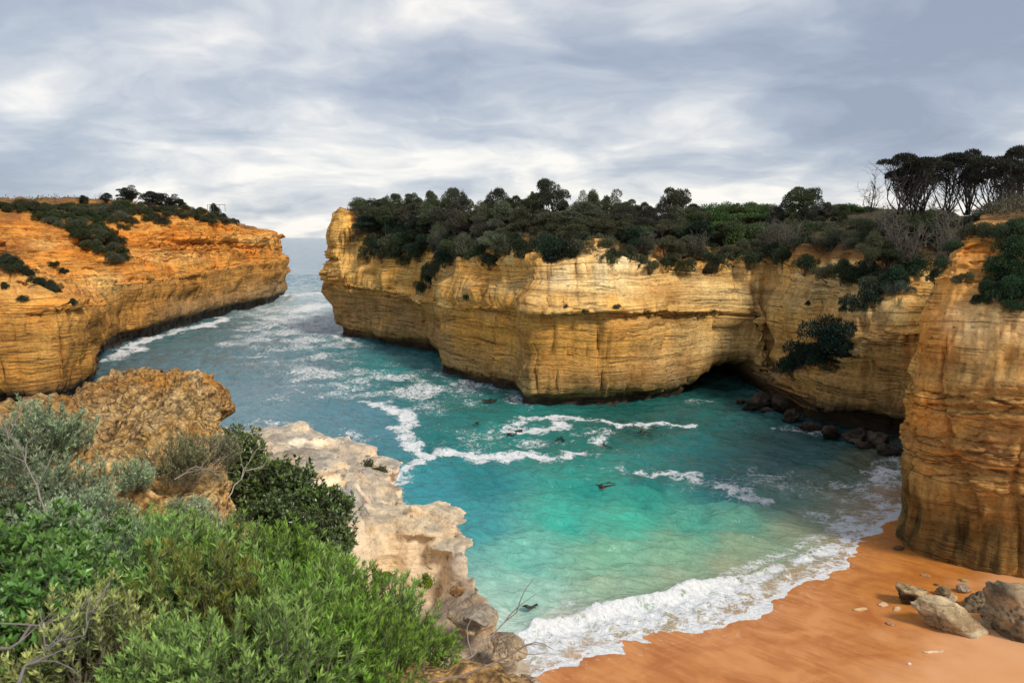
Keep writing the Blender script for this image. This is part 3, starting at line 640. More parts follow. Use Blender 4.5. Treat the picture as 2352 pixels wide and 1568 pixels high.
        foam[m] = np.maximum(foam[m], .94 * val * (1 - sstep(width * .05, width * (1.5 + soft), dd)) * np.clip(.90 + .42 * fbm(q / (1.1 * k), 3, 438) + .55 * fbm(q / (3.4 * k), 2, 436), .35, 1.08))
    streak([(850, 922), (885, 934), (930, 944), (965, 935)], 1.3, .95)
    streak([(930, 944), (938, 968), (920, 990), (945, 1012), (958, 1030), (980, 1042), (968, 1060), (925, 1075), (902, 1105), (900, 1150)], 1.0, 1.0)
    streak([(1170, 980), (1200, 965), (1260, 958), (1330, 962)], 1.3, .85); streak([(1160, 992), (1250, 988), (1290, 975)], 1.2, .95)
    streak([(1340, 965), (1400, 972), (1430, 977), (1530, 970), (1590, 978)], .8, .85); streak([(1350, 1000), (1390, 985), (1370, 1010)], 1.1, .72)
    streak([(1030, 1035), (1110, 1052), (1200, 1048), (1280, 1046), (1335, 1035)], 1.1, .92); streak([(1180, 1020), (1300, 1010), (1330, 995)], 1.6, .55)
    streak([(1390, 1070), (1480, 1082), (1530, 1085), (1590, 1100), (1660, 1122), (1760, 1150)], .9, .72); streak([(1700, 1075), (1790, 1090), (1860, 1105), (1960, 1115)], 1.6, .62)
    streak([(1810, 985), (1850, 995), (1900, 985)], 1.4, .62); streak([(1590, 925), (1640, 920)], 1.2, .5); streak([(1960, 1130), (2000, 1105), (2060, 1060)], 1.7, .66); streak([(1880, 1190), (1960, 1170), (2050, 1110)], 1.5, .60)
    streak([(1900, 1230), (1960, 1200), (2040, 1150)], 1.3, .72); streak([(1090, 870), (1150, 905), (1205, 925)], 2.0, .66); streak([(1010, 860), (1090, 895)], 1.6, .55)
    streak([(700, 870), (760, 860), (850, 880), (960, 890)], 3, .55); streak([(520, 985), (600, 968), (700, 975)], 1.3, .6); streak([(790, 985), (840, 1005), (850, 1010)], 1.2, .66)
    streak([(248, 828), (300, 806), (348, 776), (450, 750), (490, 740)], 1.6, .85); streak([(300, 800), (340, 780)], 2.0, 1.0); streak([(470, 752), (500, 740), (520, 728)], 2.0, 1.0); streak([(520, 735), (600, 712), (650, 702)], 2.2, .66)
    streak([(755, 772), (790, 780), (850, 792)], 1.5, .8); streak([(600, 800), (700, 785), (750, 760)], 3.5, .55); streak([(540, 790), (600, 770), (700, 745)], 4, .62); streak([(640, 730), (740, 700)], 5, .8); streak([(660, 685), (745, 680)], 8, .95); streak([(600, 745), (720, 720)], 5, .6)
    lace = .40 * blob(px, py, 700, 860, 260, 130) + .36 * blob(px, py, 1000, 900, 160, 60) + .30 * blob(px, py, 1150, 1010, 260, 60) + .42 * blob(px, py, 660, 740, 130, 60) + .26 * blob(px, py, 1800, 1130, 260, 70) + .30 * blob(px, py, 700, 640, 200, 40) + .22 * blob(px, py, 1500, 1080, 300, 60)
    foam = np.maximum(foam, np.clip(lace * (1.05 + 1.3 * fbm(P3 / 7.0, 3, 440)), 0, .60) * (Rr < 900))
    cap = np.clip(fbm(P3 * np.array([.05, .12, 1]), 4, 445) - .45, 0, 1) * 1.2 * sstep(130, 200, Rr) * (Rr < 3000)
    foam = np.maximum(foam, np.clip(cap, 0, .6))
    # swash and the broken wave
    lf = sstep(0, 0.5, par - 1.0)
    nz1 = fbm(P3 * 1.3, 3, 450)
    sw = 1 - sstep(.10, .55, -d - .25 * np.clip(nz1 + .3, 0, 1))
    foam = np.maximum(foam, sw * .95)
    foam = np.maximum(foam, (1 - sstep(.5, 3.2, -d + .9 * nz1)) * np.clip(.56 + .35 * fbm(P3 * .9, 3, 451), 0, .8) * (d < .3))
    bk = (sd > -.18) * (d < .4) * (pc > .05) * (pc < len(CRESTL) - 1.02) * (1 - sstep(4.6, 6.5, dc))
    foam = np.maximum(foam, bk * np.clip(.86 + .42 * fbm(P3 * .9, 3, 452) - .35 * sstep(.7, 2.6, sd), 0, 1) * (1 - .5 * sstep(len(CRESTL) - 2.2, len(CRESTL) - 1, pc)))
    streak([(1480, 1415), (1560, 1390), (1660, 1360), (1740, 1330), (1830, 1290), (1900, 1262), (1950, 1232)], .7, .80, warp=.35)
    streak([(1650, 1330), (1720, 1300), (1800, 1270), (1880, 1235)], .55, .58, warp=.5); streak([(1250, 1395), (1330, 1380)], .5, .5, warp=.5)
    sed = np.clip(1 - sstep(0.2, 3.2, -d + .8 * fbm(P3 * .8, 2, 455)), 0, 1)[:, None]
    colr = lerp(colr, np.array([.52, .30, .15]), sed * .8)
    V = np.column_stack([XY, zz])
    me = mesh_np('sea', V, grid_faces(len(az), len(r), True), {'tint': colr, 'foam': foam})
    m, nt, b = material('sea_water')
    pos = nt.node('ShaderNodeNewGeometry').outputs['Position']
    tint = nt.node('ShaderNodeAttribute', attribute_name='tint').outputs['Color']
    fa = nt.node('ShaderNodeAttribute', attribute_name='foam').outputs['Fac']
    wn = nt.node('ShaderNodeTexNoise', {'Scale': 1.1, 'Detail': 3.0}); nt.l.new(pos, wn.inputs['Vector'])
    wp = nt.vadd(pos, nt.vmul(nt.vadd(wn.outputs['Color'], (-.5, -.5, -.5)), (1.1, 1.1, 0)))
    v1 = nt.node('ShaderNodeTexVoronoi', feature='DISTANCE_TO_EDGE', ins={'Scale': 1.5}); nt.l.new(wp, v1.inputs['Vector'])
    v2 = nt.node('ShaderNodeTexVoronoi', feature='DISTANCE_TO_EDGE', ins={'Scale': 4.0}); nt.l.new(wp, v2.inputs['Vector'])
    ln = nt.noise(nt.vmul(pos, (.65, 1.35, 1)), 2.0, 7, .66, .7)
    lace = nt.math('SUBTRACT', 1.0, nt.math('MINIMUM', nt.math('MULTIPLY', v1.outputs['Distance'], 2.6), nt.math('MULTIPLY', v2.outputs['Distance'], 4.5)))
    lace = nt.math('ADD', nt.math('MULTIPLY', lace, .34), nt.math('MULTIPLY', ln, .66))       # 0..1, high on the lace
    th = nt.math('SUBTRACT', 1.0, nt.math('MULTIPLY', fa, .78))
    fm = nt.maprange(nt.math('SUBTRACT', lace, th), -.10, .15, 0, 1, True)
    fn = nt.noise(pos, 5, 4, .6)
    fc = nt.mix(nt.maprange(fn, .3, .65), (.62, .64, .64), (.84, .84, .83))
    base = nt.mix(fm, tint, fc)
    nt.l.new(base, b.inputs['Base Color'])
    nt.l.new(nt.maprange(fm, 0, 1, .10, .8), b.inputs['Roughness'])
    b.inputs['IOR'].default_value = 1.36
    nt.l.new(nt.maprange(fm, 0, 1, .65, .1), b.inputs['Specular IOR Level'])
    rp = nt.vmul(pos, (1.0, 1.7, 1.0))
    rr_ = nt.node('ShaderNodeVectorRotate', rotation_type='Z_AXIS', ins={'Angle': radians(30)}); nt.l.new(pos, rr_.inputs['Vector'])
    w1 = nt.noise(nt.vmul(rr_.outputs[0], (.7, 2.0, 1)), 1.2, 5, .58, .5); w3 = nt.noise(rp, 4.0, 3, .6)
    h = nt.math('ADD', nt.math('MULTIPLY', w1, .34), nt.math('MULTIPLY', w3, .06))
    far = nt.noise(nt.vmul(pos, (.035, .11, 1)), 1.0, 5, .6, .3)
    yy = nt.node('ShaderNodeSeparateXYZ', {0: pos}).outputs[1]
    h = nt.math('ADD', h, nt.math('MULTIPLY', nt.maprange(yy, 170, 420, 0, 5.0), far))
    h = nt.math('ADD', h, nt.math('MULTIPLY', fm, nt.math('MULTIPLY', fn, .06)))
    nt.l.new(nt.bump(h, 1.0, 1.0), b.inputs['Normal'])
    link('sea', me, m, label='turquoise sea water filling the cove and the channel', kind='structure')
build_sea()
# ------------------------------------------------------------------ the near rocks (solid shapes cut from a field)
def surface_nets(F, org, h):
    """surface F = 0 (negative inside) as quads"""
    s = F < 0
    nx, ny, nz = F.shape
    c = [s[a:nx - 1 + a, b:ny - 1 + b, d:nz - 1 + d] for a in (0, 1) for b in (0, 1) for d in (0, 1)]
    cnt = sum(x.astype(np.int8) for x in c); act = (cnt > 0) & (cnt < 8)
    idx = np.argwhere(act); n = len(idx)
    num = np.zeros((n, 3), np.float32); den = np.zeros(n, np.float32)
    cor = [(a, b, d) for a in (0, 1) for b in (0, 1) for d in (0, 1)]
    val = {q: F[idx[:, 0] + q[0], idx[:, 1] + q[1], idx[:, 2] + q[2]] for q in cor}
    for q in cor:
        for ax in range(3):
            if q[ax]: continue
            r = list(q); r[ax] = 1; r = tuple(r)
            a, b = val[q], val[r]; m = (a < 0) != (b < 0)
            t = np.where(m, a / np.where(m, a - b, 1), 0)
            p = np.tile(np.array(q, np.float32), (n, 1)); p[:, ax] = t
            num += p * m[:, None]; den += m
    V = (idx + num / den[:, None]) * h + org
    vid = np.full(act.shape, -1, np.int32); vid[act] = np.arange(n)
    Q = []
    for ax in range(3):
        sl0 = [slice(1, -1)] * 3; sl1 = [slice(1, -1)] * 3
        sl0[ax] = slice(0, -1); sl1[ax] = slice(1, None)
        a = s[tuple(sl0)]; b = s[tuple(sl1)]
        o1, o2 = [(1, 2), (2, 0), (0, 1)][ax]
        for flip in (False, True):
            e = np.argwhere((a & ~b) if not flip else (~a & b))
            for k in range(3):
                if k != ax: e[:, k] += 1
            def g(d1, d2):
                q = e.copy(); q[:, o1] -= d1; q[:, o2] -= d2
                return vid[q[:, 0], q[:, 1], q[:, 2]]
            quad = np.stack([g(1, 1), g(0, 1), g(0, 0), g(1, 0)], 1)
            if flip: quad = quad[:, ::-1]
            Q.append(quad[(quad >= 0).all(1)])
    return V.astype(np.float32), np.concatenate(Q)
def vert_normals(V, Q):
    fn = np.cross(V[Q[:, 2]] - V[Q[:, 0]], V[Q[:, 3]] - V[Q[:, 1]])
    n = np.zeros_like(V)
    for k in range(4): np.add.at(n, Q[:, k], fn)
    return n / (np.linalg.norm(n, axis=1, keepdims=True) + 1e-9)
def tps(P, vals, X, smooth=-0.02):
    n = len(P); d = np.linalg.norm(P[:, None] - P[None], axis=-1)
    U = lambda r: -r
    A = np.zeros((n + 3, n + 3)); A[:n, :n] = U(d) + smooth * np.eye(n); A[:n, n] = 1; A[:n, n + 1:] = P; A[n:, :n] = A[:n, n:].T
    w = np.linalg.solve(A, np.concatenate([vals, np.zeros(3)]))
    out = np.zeros(len(X))
    for k in range(0, len(X), 20000):
        q = X[k:k + 20000]
        out[k:k + 20000] = U(np.linalg.norm(q[:, None] - P[None], axis=-1)) @ w[:n] + w[n] + q @ w[n + 1:]
    return out

def pz(px, py, z):                 # where the sight line meets height z
    g = ground(px, py, z); return (g[0], g[1], z)
GROUND_PTS = [at(300, 1250, 6.4), at(120, 1200, 6.6), at(500, 1260, 6.8), at(200, 1480, 3.6), at(600, 1500, 3.6), at(850, 1540, 3.9), at(0, 1300, 5), at(0, 1100, 7.5),
              at(545, 990, 22), at(690, 980, 21.2), at(620, 1050, 18.4), at(780, 1012, 20.4), at(900, 1064, 18.9), at(830, 1062, 18.2), at(740, 1085, 16.4), at(660, 1120, 15.2),
              at(960, 1185, 15.5), at(1055, 1262, 13.7), at(930, 1212, 14.3), at(1000, 1225, 14.2), pz(930, 1360, 12.9), pz(1000, 1365, 12.9), pz(880, 1330, 13.3), pz(900, 1410, 12.9), pz(1030, 1390, 12.95),
              pz(1000, 1450, 13.0), pz(1100, 1480, 13.0), pz(1150, 1545, 13.0), pz(1050, 1540, 13.3), pz(800, 1390, 13.6), pz(760, 1340, 14.7), pz(700, 1300, 15.2), pz(600, 1250, 15.9), pz(560, 1150, 15.6), pz(640, 1200, 15.4), pz(840, 1220, 14.3), pz(870, 1150, 14.2),
              (-7, 14.0, 14.2), (-9, 20, 14), (-5.5, 13.5, 14.3), (-4.4, 11.6, 15.2), (-12, 14, 14), (0, 0, 18.3), (-4, 0, 18.3), (-8, 2, 18.3), (2.0, 2, 17.4), (1.6, 5.5, 15.6), (0.6, 4.2, 17.0), (-1.2, 6.2, 16.4), (-12, 8, 17.5), (3, 0, 17), (.3, 8.0, 13.5), (-.4, 8.6, 13.7), (.9, 7.0, 13.9), (-1.2, 8.6, 14.5), (.2, 6.0, 14.9), (-.2, 10.0, 13.2)]
GROUND_PTS = np.array(GROUND_PTS)
RIM = np.array([(-14, 23)] + [at(*p)[:2] for p in [(480, 975, 23), (545, 985, 22.2), (690, 976, 21.4), (785, 1005, 20.6), (905, 1062, 19), (914, 1092, 18.2), (902, 1135, 17), (925, 1166, 16.2), (1000, 1172, 15.9), (1042, 1230, 14.5), (1066, 1262, 13.8), ]] + [pz(*p)[:2] for p in [(1052, 1322, 13.15),
               (1038, 1346, 13.0), (1078, 1374, 13.0), (1132, 1440, 13.0), (1188, 1520, 13.0), (1228, 1580, 13.0)]] + [(1.6, 8.4), (2.4, 6), (3.6, 2), (4.4, -3)])
def build_ledge():
    h = 0.085
    x = np.arange(-10.5, 2.6, h); y = np.arange(1.5, 24.5, h); z = np.arange(10.5, 18.7, h)
    X, Y = np.meshgrid(x, y, indexing='ij'); XY = np.column_stack([X.ravel(), Y.ravel()])
    H = tps(GROUND_PTS[:, :2], GROUND_PTS[:, 2], XY)
    P3 = np.column_stack([XY, np.zeros(len(XY))])
    H = H + 0.12 * fbm(P3 * .7, 3, 500) + 0.06 * fbm(P3 * 2.2, 3, 503)
    # crust plates: stepped edges
    st = fbm(P3 * np.array([.55, .75, 1]), 3, 507)
    H = H + 0.16 * sstep(0.06, 0.12, st) - 0.12 * sstep(-.10, -.16, st)
    H = np.clip(H, 11.0, 18.5).reshape(X.shape)
    d, s, par = polydist(XY, RIM)
    ring = np.concatenate([RIM, [(4.4, -12), (-40, -12), (-40, 23)]]); ins = np.zeros(len(XY), bool); j = len(ring) - 1
    for i in range(len(ring)):                                                  # inside the rock, seen from above
        a, b = ring[i], ring[j]; j = i
        if a[1] == b[1]: continue
        ins ^= ((a[1] > XY[:, 1]) != (b[1] > XY[:, 1])) & (XY[:, 0] < (b[0] - a[0]) * (XY[:, 1] - a[1]) / (b[1] - a[1]) + a[0])
    rim = (np.where(ins, -d, d) + 0.16 * fbm(P3 * 1.6, 3, 510)).reshape(X.shape)           
    F = np.empty((len(x), len(y), len(z)), np.float32)
    for k, zz in enumerate(z):
        dep = H - zz                                                          # under the surface
        und = 0.14 * sstep(.15, .4, dep) - 0.5 * sstep(.8, 3.5, dep)       # lip overhangs the face
        F[:, :, k] = np.maximum((zz - H) * .75, rim + und)
    CARVED = []
    def carve(px, py, Yc, r, rot=0):
        c = at(px, py, Yc); CARVED.append((c, np.array(r)))
        i0 = [max(0, int((c[k] - r[k] * 1.6 - g[0]) / h)) for k, g in enumerate((x, y, z))]
        i1 = [int((c[k] + r[k] * 1.6 - g[0]) / h) + 1 for k, g in enumerate((x, y, z))]
        sx, sy, sz = x[i0[0]:i1[0]], y[i0[1]:i1[1]], z[i0[2]:i1[2]]
        e = np.sqrt(((sx[:, None, None] - c[0]) / r[0]) ** 2 + ((sy[None, :, None] - c[1]) / r[1]) ** 2 + ((sz[None, None, :] - c[2]) / r[2]) ** 2)
        sub = F[i0[0]:i1[0], i0[1]:i1[1], i0[2]:i1[2]]
        np.maximum(sub, (1 - e) * min(r), out=sub)
    def crust(px, py, Yc, r, dz=0.0):
        c = at(px, py, Yc); c[2] += dz
        i0 = [max(0, int((c[k] - r[k] * 1.8 - .3 - g[0]) / h)) for k, g in enumerate((x, y, z))]
        i1 = [int((c[k] + r[k] * 1.8 + .3 - g[0]) / h) + 1 for k, g in enumerate((x, y, z))]
        sx, sy, sz = x[i0[0]:i1[0]], y[i0[1]:i1[1]], z[i0[2]:i1[2]]
        wob = .42 * fbm(np.stack(np.meshgrid(sx * 1.7, sy * 1.7, sz * 2.5, indexing='ij'), -1), 4, 515, .6)
        e = np.sqrt(((sx[:, None, None] - c[0]) / r[0]) ** 2 + ((sy[None, :, None] - c[1]) / r[1]) ** 2 + ((sz[None, None, :] - c[2]) / r[2]) ** 2) + wob
        sub = F[i0[0]:i1[0], i0[1]:i1[1], i0[2]:i1[2]]
        np.minimum(sub, (e - 1) * min(r), out=sub)
    # the big alcove and the crust that roofs it
    carve(950, 1318, 13.45, (.68, .85, .84)); carve(895, 1335, 13.75, (.45, .6, .6)); carve(992, 1305, 13.5, (.34, .8, .5))
    crust(985, 1192, 15.0, (.92, .9, .12)); crust(1035, 1245, 14.3, (.46, .5, .10)); crust(1050, 1300, 14.0, (.16, .5, .45)); crust(930, 1195, 15.3, (.5, .5, .13))
    crust(690, 1050, 17.8, (.95, .6, .15)); crust(860, 1072, 18.3, (.70, .7, .14)); crust(640, 1000, 20.8, (.95, .8, .18)); crust(740, 1088, 16.4, (.62, .4, .14)); crust(880, 1150, 16.6, (.42, .4, .12)); crust(1085, 1420, 11.75, (.42, .4, .12)); crust(1150, 1490, 10.9, (.4, .4, .1))
    carve(735, 1020, 19.6, (.6, .7, .42)); carve(690, 1015, 19.8, (.35, .5, .3)); carve(762, 1112, 16.1, (.42, .55, .42)); carve(590, 1042, 18.8, (.5, .5, .22)); carve(880, 1120, 17.4, (.4, .6, .35)); carve(820, 1130, 16.6, (.3, .4, .2))
    carve(1100, 1470, 10.9, (.3, .5, .25)); carve(1000, 1420, 12.1, (.35, .3, .2)); carve(660, 1075, 17.0, (.4, .35, .2))
    V, Q = surface_nets(F, np.array([x[0], y[0], z[0]]), h)
    n = vert_normals(V, Q)
    # keep the upper skin: drop the closing faces on the box sides and floor
    keep = (V[:, 2] > 10.7) & (V[:, 0] > -10.4) & (V[:, 1] > 1.6)
    Q = Q[keep[Q].all(1)]
    cav = np.zeros(len(V))
    for cc, rr in CARVED:
        cav = np.maximum(cav, 1 - sstep(.04, .14, np.abs(np.sqrt((((V - cc) / rr) ** 2).sum(1)) - 1)))
    cav = cav * (1 - sstep(.55, .8, n[:, 2]))
    up = sstep(.35, .75, n[:, 2])
    V = V + n * (1 - .8 * cav)[:, None] * ((0.045 + .05 * up) * fbm(V * np.array([2.5, 2.5, 4.0]), 4, 520) - 0.07 * up * sstep(.35, .7, fbm(V * 1.7, 3, 525)) + .02 * fbm(V * 9, 2, 528) + (1 - sstep(11, 13, V[:, 1])) * (.07 * np.abs(fbm(V * 3.2, 2, 526)) + .05 * np.abs(fbm(V * 6.0, 2, 527))))[:, None]
    n = vert_normals(V, Q)
    px, py, f = project(V)
    nn = fbm(V * .8, 4, 530); n3 = fbm(V * 3.0, 4, 534)
    up = sstep(.45, .8, n[:, 2] + .2 * nn)
    t = np.ones((len(V), 3)) * np.array([.66, .52, .36])
    t = lerp(t, np.array([.74, .62, .47]), np.clip(.5 + nn, 0, 1)[:, None])
    t = lerp(t, np.array([.66, .40, .16]), np.clip(1.6 * (nn - .25), 0, .7)[:, None])
    gr = np.clip(.45 + 1.4 * n3 + .6 * nn, 0, 1)
    t = lerp(t, lerp(np.array([.58, .50, .38]), np.array([.29, .265, .235]), gr[:, None]), (up * .9)[:, None])
    soil = np.clip(sstep(15.0, 16.2, V[:, 2] + .5 * nn) + sstep(-0.2, .6, 0 * nn - 1), 0, 1)
    t = lerp(t, lerp(np.array([.40, .25, .10]), np.array([.54, .30, .08]), np.clip(.5 + n3, 0, 1)[:, None]), soil[:, None] * .85)
    near = (1 - sstep(10.5, 13.0, V[:, 1] + .6 * nn)) * (1 - soil)
    t = lerp(t, lerp(np.array([.56, .42, .26]), np.array([.36, .28, .19]), np.clip(.4 + n3, 0, 1)[:, None]), (near * .75)[:, None])
    t = lerp(t, lerp(np.array([.84, .74, .60]), np.array([.80, .66, .48]), np.clip(.5 + nn, 0, 1)[:, None]), (cav * .85)[:, None])
    me = mesh_np('limestone_ledge', V, Q, {'tint': t, 'wet': np.zeros(len(V)), 'pebbly': np.clip(soil + .45 * near + .2 * up, 0, 1) * (1 - cav)})
    m = rock_material('pale_limestone', .25, 9.0, .9, .06, nod=11.0)
    link('limestone_ledge', me, m, label='pale hollowed limestone ledge below the viewpoint, edge over the water', kind='structure')
    return V, n
LEDGE_V, LEDGE_N = build_ledge()

def rock_field(parts, h, pad=.25, k=.25):
    """smooth union of ellipsoids (centre, radii)"""
    C = np.array([p[0] for p in parts]); R = np.array([p[1] for p in parts])
    lo = (C - R).min(0) - pad; hi = (C + R).max(0) + pad
    ax = [np.arange(lo[i], hi[i], h) for i in range(3)]
    G = np.stack(np.meshgrid(*ax, indexing='ij'), -1).astype(np.float32)
    F = None
    for c, r in zip(C, R):
        e = np.sqrt((((G - c) / r) ** 2).sum(-1)); d = (e - 1) * min(r)
        F = d if F is None else -k * np.log(np.exp(-F / k) + np.exp(-d / k)) if k > 0 else np.minimum(F, d)
    return G, F, lo
def build_outcrop():
    A = lambda px, py, Y: at(px, py, Y)
    parts = [(A(368, 905, 10.6), (.72, .75, .42)), (A(432, 917, 10.3), (.34, .6, .36)), (A(290, 915, 10.9), (.45, .6, .30)), (A(200, 988, 9.6), (1.1, .8, .36)), (A(40, 1006, 9.0), (1.2, .8, .38)), (A(-160, 1022, 8.8), (1.3, 1.0, .42)),
             (A(395, 1040, 9.6), (.58, .7, .5)), (A(330, 1080, 8.8), (.8, .9, .5)), (A(180, 1090, 8.4), (1.0, .9, .5)), (A(375, 1190, 8.0), (.55, .8, .5)), (A(300, 1260, 7.2), (.8, .8, .5)), (A(40, 1150, 7.8), (1.0, .9, .5)), (A(410, 1340, 7.2), (.5, .7, .5)), (A(250, 1400, 6.6), (1.0, .8, .5))]
    h = .045
    G, F, lo = rock_field(parts, h, .3, .10)
    V, Q = surface_nets(F, lo, h)
    n = vert_normals(V, Q)
    d = .30 * fbm(V * 1.3, 3, 540)
    lump = np.abs(fbm(V * np.array([4.2, 4.2, 5.5]), 2, 545)); d = d + .14 * lump - .06
    lump2 = np.abs(fbm(V * 8.0, 2, 548)); d = d + .075 * lump2
    hole = sstep(.30, .60, fbm(V * np.array([1.7, 1.7, 2.6]), 3, 551)); d = d - .17 * hole
    V = V + n * d[:, None]
    nn = fbm(V * 1.2, 4, 555); n3 = fbm(V * 6, 3, 558)
    t = np.ones((len(V), 3)) * np.array([.54, .32, .09])
    t = lerp(t, np.array([.78, .56, .27]), np.clip(.6 + 1.3 * n3, 0, 1)[:, None])
    t = lerp(t, np.array([.60, .26, .03]), np.clip(1.5 * nn, 0, .8)[:, None])
    t = lerp(t, np.array([.20, .13, .07]), np.clip(hole * .5 + (.16 - lump2) * 3 + (.14 - lump) * 1.5, 0, .85)[:, None])
    me = mesh_np('rock_outcrop', V, Q, {'tint': t, 'wet': np.zeros(len(V)), 'pebbly': np.ones(len(V))})
    m = rock_material('knobbly_rock', .1, 10.0, 1.0, .06, nod=9.0)
    link('rock_outcrop', me, m, label='knobbly yellow rock outcrop standing above the shrubs near the viewpoint', cat='rock')
    return V, vert_normals(V, Q)
OUT_V, OUT_N = build_outcrop()

# ------------------------------------------------------------------ loose boulders
def boulder_mesh(name, size, seed, facets=14, tint=((.40, .32, .2), (.60, .50, .34)), dark=.5, rough=.07, nsub=30, cut=.60, under=0.0):
    """a block with broken faces: a ball cut by random planes, then weathered"""
    rg = np.random.default_rng(seed)
    th = np.linspace(0, pi, nsub); ph = np.linspace(0, 2 * pi, nsub * 2, endpoint=False)
    T, Pp = np.meshgrid(th, ph, indexing='ij')
    D = np.stack([np.sin(T) * np.cos(Pp), np.sin(T) * np.sin(Pp), np.cos(T)], -1)
    r = np.ones(T.shape)
    for _ in range(facets):
        q = rg.normal(size=3); q /= np.linalg.norm(q); c = rg.uniform(cut - .12, cut + .14)
        dn = D @ q; r = np.minimum(r, np.where(dn > .05, c / np.maximum(dn, .05), 9))
    r = r + rough * 1.8 * fbm(D * 1.6 + seed, 3, 600 + seed) + rough * .9 * fbm(D * 5 + seed, 3, 610 + seed) - rough * 1.5 * sstep(.88, 1.0, 1 - np.abs(fbm(D * 2.2 + seed, 3, 615 + seed)))
    V = (D * r[..., None]) * np.array(size)
    nt_, np_ = T.shape
    i = np.arange(nt_ * np_).reshape(nt_, np_); j = np.roll(i, -1, 1)
    Q = np.stack([i[:-1], i[1:], j[1:], j[:-1]], -1).reshape(-1, 4)
    V = V.reshape(-1, 3)
    V[i[0]] = V[i[0]].mean(0); V[i[-1]] = V[i[-1]].mean(0)
    n1 = fbm(V / max(size) * 1.8 + seed, 4, 620)
    t = lerp(np.array(tint[0]), np.array(tint[1]), np.clip(.5 + 1.3 * n1, 0, 1)[:, None])
    n2 = fbm(V / max(size) * 1.3 + 9 + seed, 3, 625)
    t = lerp(t, np.array([.05, .042, .035]), np.clip((n2 - .05) * 3, 0, 1)[:, None] * dark)
    if under: t = lerp(t, np.array([.03, .026, .022]), (under * (1 - sstep(.10, .70, V[:, 2] / size[2] + .5 * n1 - .15 * V[:, 0] / size[0])))[:, None])  # shade of the lower sides painted into the rock colour
    return mesh_np(name, V, Q, {'tint': t, 'wet': np.zeros(len(V))})
M_BOULDER = rock_material('boulder_rock', .0, 7.0, .7, .05)
def put_boulder(name, px, py, z, size, seed, label, rot=(0, 0, 0), cat='boulder', group=None, **kw):
    """(px,py): the middle of the rock; z: its middle height"""
    g = ground(px, py, z)
    me = boulder_mesh(name, size, seed, **kw)
    o = link(name, me, M_BOULDER, label=label, cat=cat, group=group, loc=(g[0], g[1], z))
    o.rotation_euler = [radians(a) for a in rot]
    return o
GB = 'boulders at the foot of the near cliff'
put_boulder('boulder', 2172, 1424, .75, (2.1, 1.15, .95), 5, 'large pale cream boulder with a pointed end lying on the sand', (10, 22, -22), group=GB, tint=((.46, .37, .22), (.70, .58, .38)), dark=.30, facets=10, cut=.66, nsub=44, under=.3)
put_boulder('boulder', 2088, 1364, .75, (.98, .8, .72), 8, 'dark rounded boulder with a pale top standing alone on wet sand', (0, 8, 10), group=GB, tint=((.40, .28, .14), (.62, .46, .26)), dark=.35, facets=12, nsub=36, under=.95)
put_boulder('boulder', 2352, 1425, 1.0, (2.7, 2.0, 2.0), 12, 'biggest brown grey boulder cut off by the picture edge', (0, 28, 15), group=GB, tint=((.22, .17, .11), (.44, .35, .22)), dark=.55, facets=11, nsub=44)
put_boulder('boulder', 2252, 1384, .7, (1.15, .9, .8), 15, 'smooth brown boulder wedged between the cream boulder and the biggest boulder', (0, 10, 30), group=GB, tint=((.22, .17, .11), (.42, .33, .2)), dark=.4)
put_boulder('boulder', 2275, 1432, .6, (.55, .5, .5), 17, 'small pale boulder in the gap beside the biggest boulder', (0, 0, 30), group=GB, tint=((.5, .42, .26), (.66, .56, .36)), dark=.1)
put_boulder('boulder', 2165, 1358, .5, (.50, .5, .42), 19, 'small dark brown rough boulder behind the cream boulder', (0, 10, 0), group=GB, tint=((.16, .12, .07), (.34, .25, .14)), dark=.6, rough=.12)
put_boulder('boulder', 2185, 1374, .5, (.48, .45, .28), 21, 'low tan rock touching the back of the cream boulder', (0, -8, 20), group=GB, tint=((.34, .26, .16), (.5, .4, .25)), dark=.3)
put_boulder('boulder', 2215, 1352, .5, (.40, .4, .32), 22, 'small grey rock between the cliff foot and the smooth brown boulder', (0, 0, 40), group=GB, tint=((.2, .17, .13), (.36, .3, .22)), dark=.4)
put_boulder('boulder', 2212, 1334, .3, (.36, .3, .2), 24, 'little olive rock at the very foot of the cliff', (0, 0, 0), group=GB, tint=((.24, .19, .09), (.4, .3, .15)), dark=.5, rough=.12)
GS = 'stones lying on the sand'
